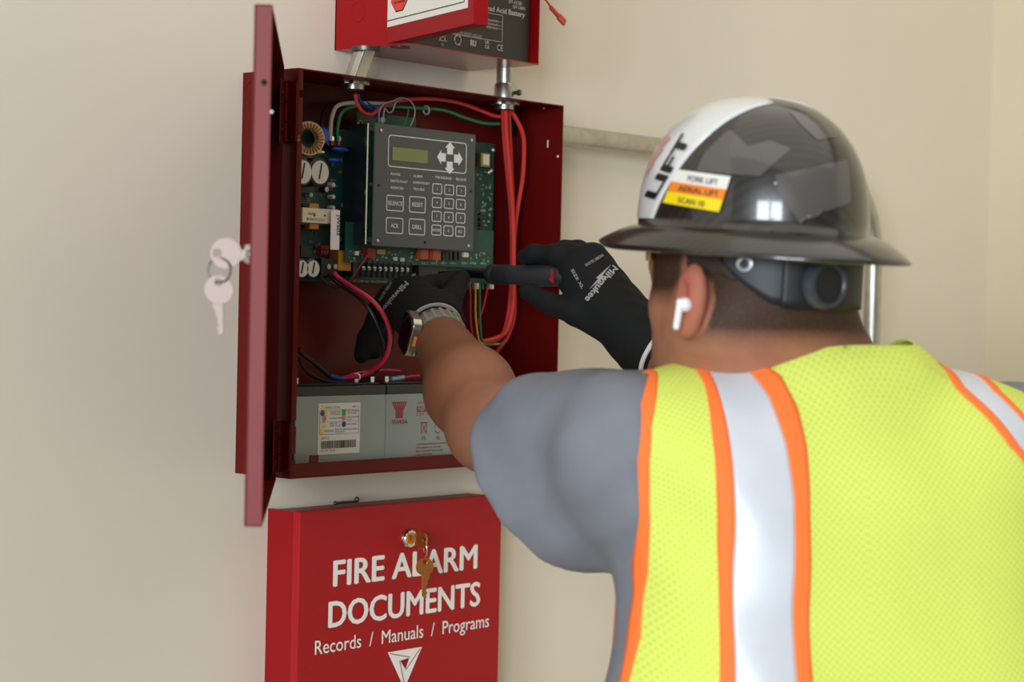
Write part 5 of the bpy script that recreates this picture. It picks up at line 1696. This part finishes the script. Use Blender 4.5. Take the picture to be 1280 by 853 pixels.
def brim_w(phi):
    return 0.024 + 0.018 * math.cos(phi) ** 2 + (0.010 * max(0, -math.cos(phi)) ** 3) + 0.010 * max(0, math.cos(phi)) ** 3


def bpt(phi, e, lift=0.0):
    p = hpt(phi, 0.0)
    out = unit(hf * math.cos(phi) / HA + hr * math.sin(phi) / HBw)
    w = brim_w(phi)
    front = max(0, math.cos(phi)) ** 4
    return p + out * w * e - hu * (0.004 * e + 0.020 * e * e * (1 - 0.75 * front)) + hu * lift


NPH, NTH = 96, 26
FLIP = True
rows = []
for k in range(8, 0, -1):
    e = k / 8
    rows.append([bpt(2 * math.pi * i / NPH, e) for i in range(NPH)])
for j in range(NTH + 1):
    th = math.pi / 2 * (j / NTH)
    rows.append([hpt(2 * math.pi * i / NPH, min(th, math.pi / 2 - 0.004)) for i in range(NPH)])
M_shell = bpy.data.materials.new('carbon_weave_shell'); M_shell.use_nodes = True
nt = M_shell.node_tree; b_ = nt.nodes['Principled BSDF']; b_.inputs['Roughness'].default_value = 0.32; b_.inputs['Coat Weight'].default_value = 0.7; b_.inputs['Coat Roughness'].default_value = 0.08
tcn = nt.nodes.new('ShaderNodeTexCoord'); wv = nt.nodes.new('ShaderNodeTexWave'); wv.inputs['Scale'].default_value = 48; wv.inputs['Distortion'].default_value = 0.6; wv.bands_direction = 'DIAGONAL'
nt.links.new(tcn.outputs['Object'], wv.inputs['Vector'])
rp = nt.nodes.new('ShaderNodeValToRGB'); rp.color_ramp.elements[0].color = (*lin('1b1918'), 1); rp.color_ramp.elements[1].color = (*lin('282523'), 1)
nt.links.new(wv.outputs['Fac'], rp.inputs['Fac']); nt.links.new(rp.outputs['Color'], b_.inputs['Base Color'])
mb = MB().grid(rows, closed_u=True)
mb.f = [q[::-1] for q in mb.f] if FLIP else mb.f
shell = build(mb, 'shell', M_shell, hat, smooth='all')
md = shell.modifiers.new('thickness', 'SOLIDIFY'); md.thickness = 0.0028; md.offset = -1
hat_bvh = BVHTree.FromPolygons(mb.v, mb.f)
# raised crown ridge and white front panel
wp = []
for j in range(NTH * 2 + 1):
    th = math.pi / 2 * j / (NTH * 2)
    th = min(max(th, 0.03), math.pi / 2 - 0.02)
    rr = math.cos(th) ** PW; hh = HHt * math.sin(th) ** PW
    cphi = (0.031 - 0.66 * hh) / (HA * rr)
    pm = math.acos(max(-0.9, min(0.98, cphi)))
    if hh > 0.9 * HHt:
        pm = min(pm, math.radians(150))
    wp.append([hpt(-pm + 2 * pm * i / 40, th, 0.0010) for i in range(41)])
M_hatwhite = mat('white_gloss_panel', 'd2d2d2', 0.25, coat=0.5)
wpm = MB().grid(wp); wpm.f = [q[::-1] for q in wpm.f]
fp = build(wpm, 'front_panel', M_hatwhite, hat, smooth='all')
md = fp.modifiers.new('thickness', 'SOLIDIFY'); md.thickness = 0.001; md.offset = -1
M_facet = mat('grey_facet_decal', '4f4b49', 0.3, coat=0.6)
Z5 = lambda x, y: (740 + x / 2.843, 100 + y / 2.843)
for poly in ([(372, 322), (398, 262), (470, 190), (492, 178), (556, 237), (634, 215), (708, 246), (596, 342), (500, 336), (430, 328)],
             [(652, 338), (780, 312), (905, 283), (915, 340), (918, 436), (832, 466), (786, 452), (740, 512), (700, 452), (660, 392)],
             [(700, 112), (800, 128), (880, 200), (800, 215), (745, 165)]):
    g_ = poly_decal(hat_bvh, [Z5(*p) for p in poly], 0.0006, 4)
    if g_.f:
        build(g_, 'grey_facet', M_facet, hat, smooth='all')
# printed name running up the white panel
pan_bvh = BVHTree.FromPolygons([tuple(p) for r in wp for p in r], [(j * 41 + i, j * 41 + i + 1, (j + 1) * 41 + i + 1, (j + 1) * 41 + i) for j in range(len(wp) - 1) for i in range(40)])
g_ = text_decal(hat_bvh, 'LIFT', (821, 250), (868, 172), 13, 0.0030, 0.04, shear=-0.25)
if g_.f:
    build(g_, 'lettering', M_black, hat)
M_fadered = mat('faded_red_print', 'b98f86', 0.5)
for a, b in (((808, 218), (817, 203)), ((814, 204), (829, 186)), ((826, 184), (838, 172))):
    d_ = np.array(b) - np.array(a); n_ = np.array([d_[1], -d_[0]]) / np.linalg.norm(d_) * 3
    g_ = poly_decal(hat_bvh, [tuple(np.array(a) + n_), tuple(np.array(a) - n_), tuple(np.array(b) - n_), tuple(np.array(b) + n_)], 0.0020, 2)
    if g_.f:
        build(g_, 'faded_mark', M_fadered, hat, smooth='all')
# three-row qualification sticker
tl, tr_, br_, bl_ = np.array(Z5(305, 320)), np.array(Z5(496, 346)), np.array(Z5(455, 470)), np.array(Z5(258, 437))
for k, (col, txt) in enumerate((('dcdad4', 'FORK LIFT'), ('e8801f', 'AERIAL LIFT'), ('e6cf17', 'SCAN 10'))):
    f0, f1 = (0.0, 0.36, 0.66)[k], (0.36, 0.66, 1.0)[k]
    L0 = tl + (bl_ - tl) * f0; L1 = tl + (bl_ - tl) * f1; R0 = tr_ + (br_ - tr_) * f0; R1 = tr_ + (br_ - tr_) * f1
    g_ = poly_decal(hat_bvh, [tuple(L0), tuple(L1), tuple(R1), tuple(R0)], 0.0022, 4)
    st_ = build(g_, 'sticker_row', mat('sticker_' + col, col, 0.4), hat, smooth='all')
    w_ = R1 - L1; up_ = L0 - L1
    x0, x1 = ((0.28, 0.82), (0.18, 0.9), (0.25, 0.72))[k]
    p0 = L1 + w_ * x0 + up_ * 0.22; p1 = L1 + w_ * x1 + up_ * 0.22
    g_ = text_decal(hat_bvh, txt, p0, p1, 7.0, 0.0028, 0.02)
    if g_.f:
        build(g_, 'lettering', mat('sticker_ink', '3a3129', 0.6), st_)
# suspension: headband, padded rear strap and ratchet knob
def band_pt(phi, h, g=0.0):
    return HB + hf * ((0.111 + g) * math.cos(phi) - 0.005) + hr * (0.0905 + g) * math.sin(phi) + hu * h
sus = thing('suspension', HB - hu * 0.06, None, None); sus.parent = hat; sus.location = Vector(ORG[sus.name] - ORG[hat.name])
def band(phi0, phi1, z0f, z1f, g, name, m, n=40):
    rows = [[band_pt(math.radians(phi0 + (phi1 - phi0) * i / n), z0f(i / n) + (z1f(i / n) - z0f(i / n)) * j / 6, g) for i in range(n + 1)] for j in range(7)]
    o = build(MB().grid(rows), name, m, sus, smooth='all')
    md = o.modifiers.new('thickness', 'SOLIDIFY'); md.thickness = 0.003; md.offset = 0
    return o
M_strapblue = mat('navy_strap', '151a24', 0.5); M_strap = mat('strap_black', '101113', 0.5)
low = lambda u: -0.030 - 0.037 * min(1, max(0, (u - 0.02) / 0.2)) ** 0.7 * min(1, max(0, (0.98 - u) / 0.2)) ** 0.7
band(-118, -242, low, lambda u: -0.018, 0.004, 'rear_strap', M_strapblue)
band(-150, -210, lambda u: -0.070, lambda u: -0.020, 0.0075, 'ratchet_housing', M_strap, 24)
band(-60, 60, lambda u: -0.035, lambda u: -0.012, 0.0045, 'brow_band', mat('tan_brow_pad', 'a8773f', 0.8))
kc = band_pt(math.radians(-171), -0.046, 0.010)
build(MB().lathe(kc, -hf, [(0.0, 0.010), (0.016, 0.010), (0.0165, 0.008), (0.0165, 0.0)], 28), 'ratchet_knob', M_strap, sus, smooth=True)
build(MB().lathe(kc, -hf, [(0.0165, 0.0), (0.0165, 0.0105), (0.018, 0.012), (0.0215, 0.011), (0.0235, 0.006), (0.0235, 0.0)], 32), 'knob_ring', mat('grey_knob_ring', '33393f', 0.4), sus, smooth=True)
q = band_pt(math.radians(-131), -0.031, 0.006)
out = unit(hf * math.cos(math.radians(-131)) + hr * math.sin(math.radians(-131)))
build(MB().lathe(q, out, [(0.0045, 0), (0.0078, 0), (0.0075, 0.0025), (0.0055, 0.003), (0.0045, 0.002)], 22, True), 'eyelet', M_screw, sus, smooth=True)
# rivets on the shell
for (px, py) in ((969.5, 229.5), (966, 274.5), (1088, 282)):
    r = shoot(hat_bvh, px, py)
    if r: build(MB().ball(r[0], 0.0016, 6), 'rivet_or_hole', M_screw, hat, smooth=True)

# ================================================================ wireless earbud in the left ear
eb = at(856, 381, 1.824)
M_bud = mat('white_gloss_plastic', 'e8e8ea', 0.2, coat=0.4)
bud = thing('wireless_earbud', eb - V(0, 0, 0.03), "white wireless earbud in the worker's left ear", 'earbud')
build(MB().ball(eb, (0.0078, 0.0078, 0.0070), 12), 'bud', M_bud, bud, smooth=True)
st0, st1_ = eb - CR * 0.0045 + V(0, 0, 0.002) - CF * 0.003, at(845.5, 408.5, 1.818)
build(MB().tube([eb, st0 + (eb - st0) * 0.25, st0 * 0.8 + st1_ * 0.2, st0 * 0.4 + st1_ * 0.6, st1_], [0.0042] * 1, 12, smooth=0) if False else MB().cone(st0, st1_, 0.0036, 0.0033, n=16).ball(st1_, 0.0033, 8).ball(st0, 0.0040, 8), 'stem', M_bud, bud, smooth=True)

# ================================================================ screwdriver
TP = on_y(548, 341.5, -0.060); HE = at(708, 345.5, 2.352)
sa = unit(HE - TP); SLn = np.linalg.norm(HE - TP)
sd_ = thing('screwdriver', TP, 'black screwdriver with a red accent held in the right glove', 'screwdriver')
def along(px):
    """length from the tip at which the tool is seen at image column px"""
    lo_, hi_ = 0.0, SLn
    for _ in range(40):
        m_ = (lo_ + hi_) / 2; e = TP + sa * m_ - CAMP; x = 640 + FPX * (e @ CR) / (e @ CF)
        lo_, hi_ = (m_, hi_) if x < px else (lo_, m_)
    return lo_
a1, a2, a3, a4 = along(575), along(612), along(632), along(640)
build(MB().lathe(TP, sa, [(0.0, 0.0), (0.0018, 0.001), (0.0030, 0.012), (0.0034, a1)], 14).lathe(TP, sa, [(0.0034, a1), (0.0052, a1 + 0.004), (0.0062, a2)], 14), 'shaft', mat('black_oxide_steel', '1d1d1e', 0.3, metal=0.7), sd_, smooth=True)
build(MB().lathe(TP, sa, [(0.0, a2), (0.0105, a2), (0.0125, a2 + 0.003), (0.0128, a2 + 0.010), (0.0115, a2 + 0.013), (0.0125, a2 + 0.016), (0.0130, a3), (0.0118, a4), (0.0, a4)], 26), 'collar', mat('black_rubber', '1a1a1b', 0.55), sd_, smooth=True)
uh, vh, wh = frame(sa)
hd = []
for k in range(7):
    u = k / 6; l_ = a4 + (SLn - a4) * u
    R_ = 0.0122 + 0.0022 * math.sin(math.pi * u) - 0.003 * (u > 0.95)
    hd.append([TP + sa * l_ + R_ * (1 - 0.06 * (i % 2)) * (math.cos(2 * math.pi * i / 12) * uh + math.sin(2 * math.pi * i / 12) * vh) for i in range(12)])
hm = MB().grid(hd, closed_u=True); n0 = len(hm.v); hm.f.append(tuple(range(n0 - 12, n0)))
build(hm, 'handle', mat('charcoal_grip', '2b2c2f', 0.5), sd_, smooth=True, angle=50)
tow = unit(CAMP - HE); tow = unit(tow - sa * np.dot(tow, sa))
dnv = np.cross(sa, tow); dnv = dnv if dnv[2] < 0 else -dnv
q = TP + sa * (along(697)) + tow * 0.0128
build(MB().prism([q + sa * 0.000 + dnv * 0.004, q + sa * 0.008 + dnv * 0.009, q + sa * 0.008 - dnv * 0.008, q + sa * 0.0045 - dnv * 0.008, q + sa * 0.0042 + dnv * 0.002], tow * 0.0025), 'red_accent', mat('red_grip_accent', '8f1f24', 0.5), sd_)

# ================================================================ gloves
M_glove = mat('black_knit_glove', '101010', 0.85, bump=0.5, bscale=700, spec=0.25)
GL = {}


def glove(name, sdf, pts_, label_part):
    P = np.array(pts_)
    v, q = surface(sdf, P.min(0) - 0.05, P.max(0) + 0.05, 0.0022)
    o = build_vq(v, q, name, M_glove, person, org=None)
    return o, bvh_of(v, q)


# right hand closed round the screwdriver handle
kn = {'index': at(716, 356, 2.350), 'middle': at(718, 338, 2.344), 'ring': at(728, 325, 2.346), 'pinky': at(744, 321, 2.352)}
fing = {
    'middle': [kn['middle'], at(694, 318, 2.362), at(668, 317, 2.378), at(655, 322, 2.388)],
    'index': [kn['index'], at(694, 334, 2.378), at(672, 330, 2.400), at(660, 346, 2.405)],
    'ring': [kn['ring'], at(706, 313, 2.372), at(682, 320, 2.398), at(676, 338, 2.402)],
    'pinky': [kn['pinky'], at(722, 313, 2.378), at(700, 322, 2.402), at(694, 340, 2.402)],
    'thumb': [at(764, 412, 2.325), at(718, 391, 2.330), at(684, 378, 2.346), at(659, 364, 2.364)]}


def sdf_rglove(P):
    palm = [cap(P, WR, k, 0.030, 0.0155) for k in kn.values()]
    d = su(0.018, *palm)
    d = smin(d, cap(P, at(778, 405, 2.325), at(728, 386, 2.335), 0.026, 0.016), 0.02)
    for f, c in fing.items():
        r = (0.0135, 0.0115, 0.0105, 0.0095) if f != 'thumb' else (0.018, 0.0145, 0.0125, 0.0105)
        e = su(0.006, *[cap(P, c[i], c[i + 1], r[i], r[i + 1]) for i in range(3)])
        d = smin(d, e, 0.006)
    cuff = cap(P, WR * 0.9 + kn['ring'] * 0.1, WR + (ER - WR) * 0.05, 0.0335, 0.034)
    d = smin(d, cuff, 0.015)
    # keep the fingers on the surface of the handle
    d = smax(d, -(cap(P, TP + sa * a2, HE, 0.0130) ), 0.001)
    return d + 0.0006 * np.sin(P @ np.array([240, 190, 210], F32))


rg, rg_bvh = glove('glove', sdf_rglove, [WR + (ER - WR) * 0.2, *kn.values(), *[p for c in fing.values() for p in c]], None)
# left hand inside the cabinet, fingers bent down, index and thumb at the terminals
kl = {'index': at(524, 362, 2.405), 'middle': at(506, 362, 2.42), 'ring': at(491, 370, 2.432), 'pinky': at(484, 386, 2.434)}
fl_ = {
    'index': [kl['index'], at(540, 356, 2.425), at(556, 353, 2.445), at(567, 349, 2.455)],
    'middle': [kl['middle'], at(490, 378, 2.450), at(482, 408, 2.465), at(482, 430, 2.462)],
    'ring': [kl['ring'], at(474, 386, 2.448), at(467, 414, 2.458), at(468, 439, 2.454)],
    'pinky': [kl['pinky'], at(471, 400, 2.440), at(458, 424, 2.448), at(452, 445, 2.446)],
    'thumb': [at(556, 395, 2.375), at(562, 376, 2.395), at(570, 360, 2.420), at(577, 347, 2.440)]}


def sdf_lglove(P):
    palm = [cap(P, WL, k, 0.029, 0.0155) for k in kl.values()]
    d = su(0.018, *palm)
    d = smin(d, cap(P, WL, at(556, 385, 2.385), 0.026, 0.017), 0.018)
    for f, c in fl_.items():
        r = (0.0145, 0.0120, 0.0112, 0.0100) if f != 'thumb' else (0.017, 0.0145, 0.0125, 0.0105)
        d = smin(d, su(0.006, *[cap(P, c[i], c[i + 1], r[i], r[i + 1]) for i in range(3)]), 0.006)
    d = smin(d, cap(P, WL * 0.75 + kl['middle'] * 0.25, WL + (EL - WL) * 0.02, 0.031, 0.0325), 0.012)
    d = smax(d, ((P - (WL + (EL - WL) * 0.03).astype(F32)) @ unit(EL - WL).astype(F32)), 0.003)
    return d + 0.0006 * np.sin(P @ np.array([240, 190, 210], F32))


lg, lg_bvh = glove('glove', sdf_lglove, [WL, *kl.values(), *[p for c in fl_.values() for p in c]], None)
M_gprint = mat('grey_glove_print', '8d8a84', 0.7)
def glove_print(bvh, parent, s, p0, p1, capx, bold=0.03):
    g = text_decal(bvh, s, p0, p1, capx, 0.0012, bold)
    if g.f:
        build(g, 'lettering', M_gprint, parent)
glove_print(rg_bvh, rg, 'Milwaukee', (766, 332), (731, 374), 8.5)
g_ = poly_decal(rg_bvh, [(737, 362), (748, 349), (745, 348), (764, 331), (753, 345), (756, 346)], 0.0011, 2)
if g_.f: build(g_, 'bolt_mark', M_gprint, rg)
glove_print(rg_bvh, rg, 'WORK GLOVE', (753, 318), (731, 331), 3.5, 0.02)
glove_print(rg_bvh, rg, 'SIZE XL', (714, 338), (728, 362), 3.5, 0.02)
glove_print(lg_bvh, lg, 'Milwaukee', (507, 352), (476, 388), 6.5)
glove_print(lg_bvh, lg, 'WORK GLOVE', (489, 352), (474, 375), 3.5, 0.02)
# knitted wrist edges
cu = WL + (EL - WL) * 0.03; ca = unit(EL - WL)
build(MB().ring(cu, ca, 0.0325, 0.0026, 40, 8), 'glove_cuff', mat('grey_knit_edge', '8e8880', 0.9, bump=0.6, bscale=900), lg, smooth=True)
cu2 = WR + (ER - WR) * 0.10
build(MB().ring(cu2, unit(ER - WR), 0.0345, 0.003, 40, 8), 'glove_cuff', mat('white_knit_edge', 'c9c4ba', 0.9), rg, smooth=True)

# ================================================================ wristwatch on the left wrist
wc = WL + (EL - WL) * 0.115
wa = unit(EL - WL)
wn = -CR * 0.95 + CU * 0.12 - CF * 0.35; wn = unit(wn - wa * np.dot(wn, wa)); wt = np.cross(wa, wn)
R_w = 0.0305
watch = thing('wristwatch', wc + wn * R_w, "silver smartwatch with an orange button on the worker's left wrist", 'watch')
rows = []
NB = 40
for j in range(5):
    off = (-0.5 + j / 4) * 0.023
    rows.append([wc + wa * off + (R_w + 0.0016 * (1 - (2 * j / 4 - 1) ** 4)) * (math.cos(2 * math.pi * i / NB) * wn + math.sin(2 * math.pi * i / NB) * wt) for i in range(NB)])
o = build(MB().grid(rows, closed_u=True), 'band', mat('olive_woven_band', '6b6a5e', 0.8, bump=0.8, bscale=500), watch, smooth='all')
md = o.modifiers.new('thickness', 'SOLIDIFY'); md.thickness = 0.0025; md.offset = 0
for i in range(18):
    th = math.radians(30 + 300 * i / 17)
    e_ = math.cos(th) * wn + math.sin(th) * wt; t_ = -math.sin(th) * wn + math.cos(th) * wt
    build(MB().obox(wc + e_ * (R_w + 0.001) - wa * 0.0118 - t_ * 0.0022, wa * 0.0236, t_ * 0.0044, e_ * 0.0022), 'band_rib', mat('olive_band_rib', '7a796c', 0.85), o, bevel=0.0008)
def rrbox(c, u, v, w, hu_, hv_, d, rad, n=6):
    pts = []
    for sx, sy, a0 in ((1, 1, 0), (-1, 1, 90), (-1, -1, 180), (1, -1, 270)):
        for k in range(n + 1):
            a = math.radians(a0 + 90 * k / n); pts.append(c + u * (sx * (hu_ - rad) + rad * math.cos(a)) + v * (sy * (hv_ - rad) + rad * math.sin(a)))
    return MB().prism(pts, w * d)
cb = wc + wn * (R_w - 0.001)
build(rrbox(cb, wt, wa, wn, 0.0245, 0.021, 0.0125, 0.011), 'case', mat('titanium_case', 'b9b2a8', 0.3, metal=1.0), watch, bevel=0.0016, smooth=True)
build(rrbox(cb + wn * 0.0125, wt, wa, wn, 0.0222, 0.0188, 0.0008, 0.0095), 'screen', mat('dark_screen', '0d0607', 0.08), watch, smooth=True)
q = cb + wn * 0.006 + wa * 0.0208
build(MB().obox(q - wt * 0.006 - wn * 0.0018, wt * 0.013, wn * 0.0036, wa * 0.0016), 'action_button', mat('orange_button', 'e0762a', 0.4), watch, bevel=0.0008)
for k in range(4):
    p_ = q + wt * (0.013 + 0.0028 * k) - wn * 0.001; build(MB().cone(p_, p_ + wa * 0.0008, 0.0008, n=8), 'speaker_hole', M_hole, watch)
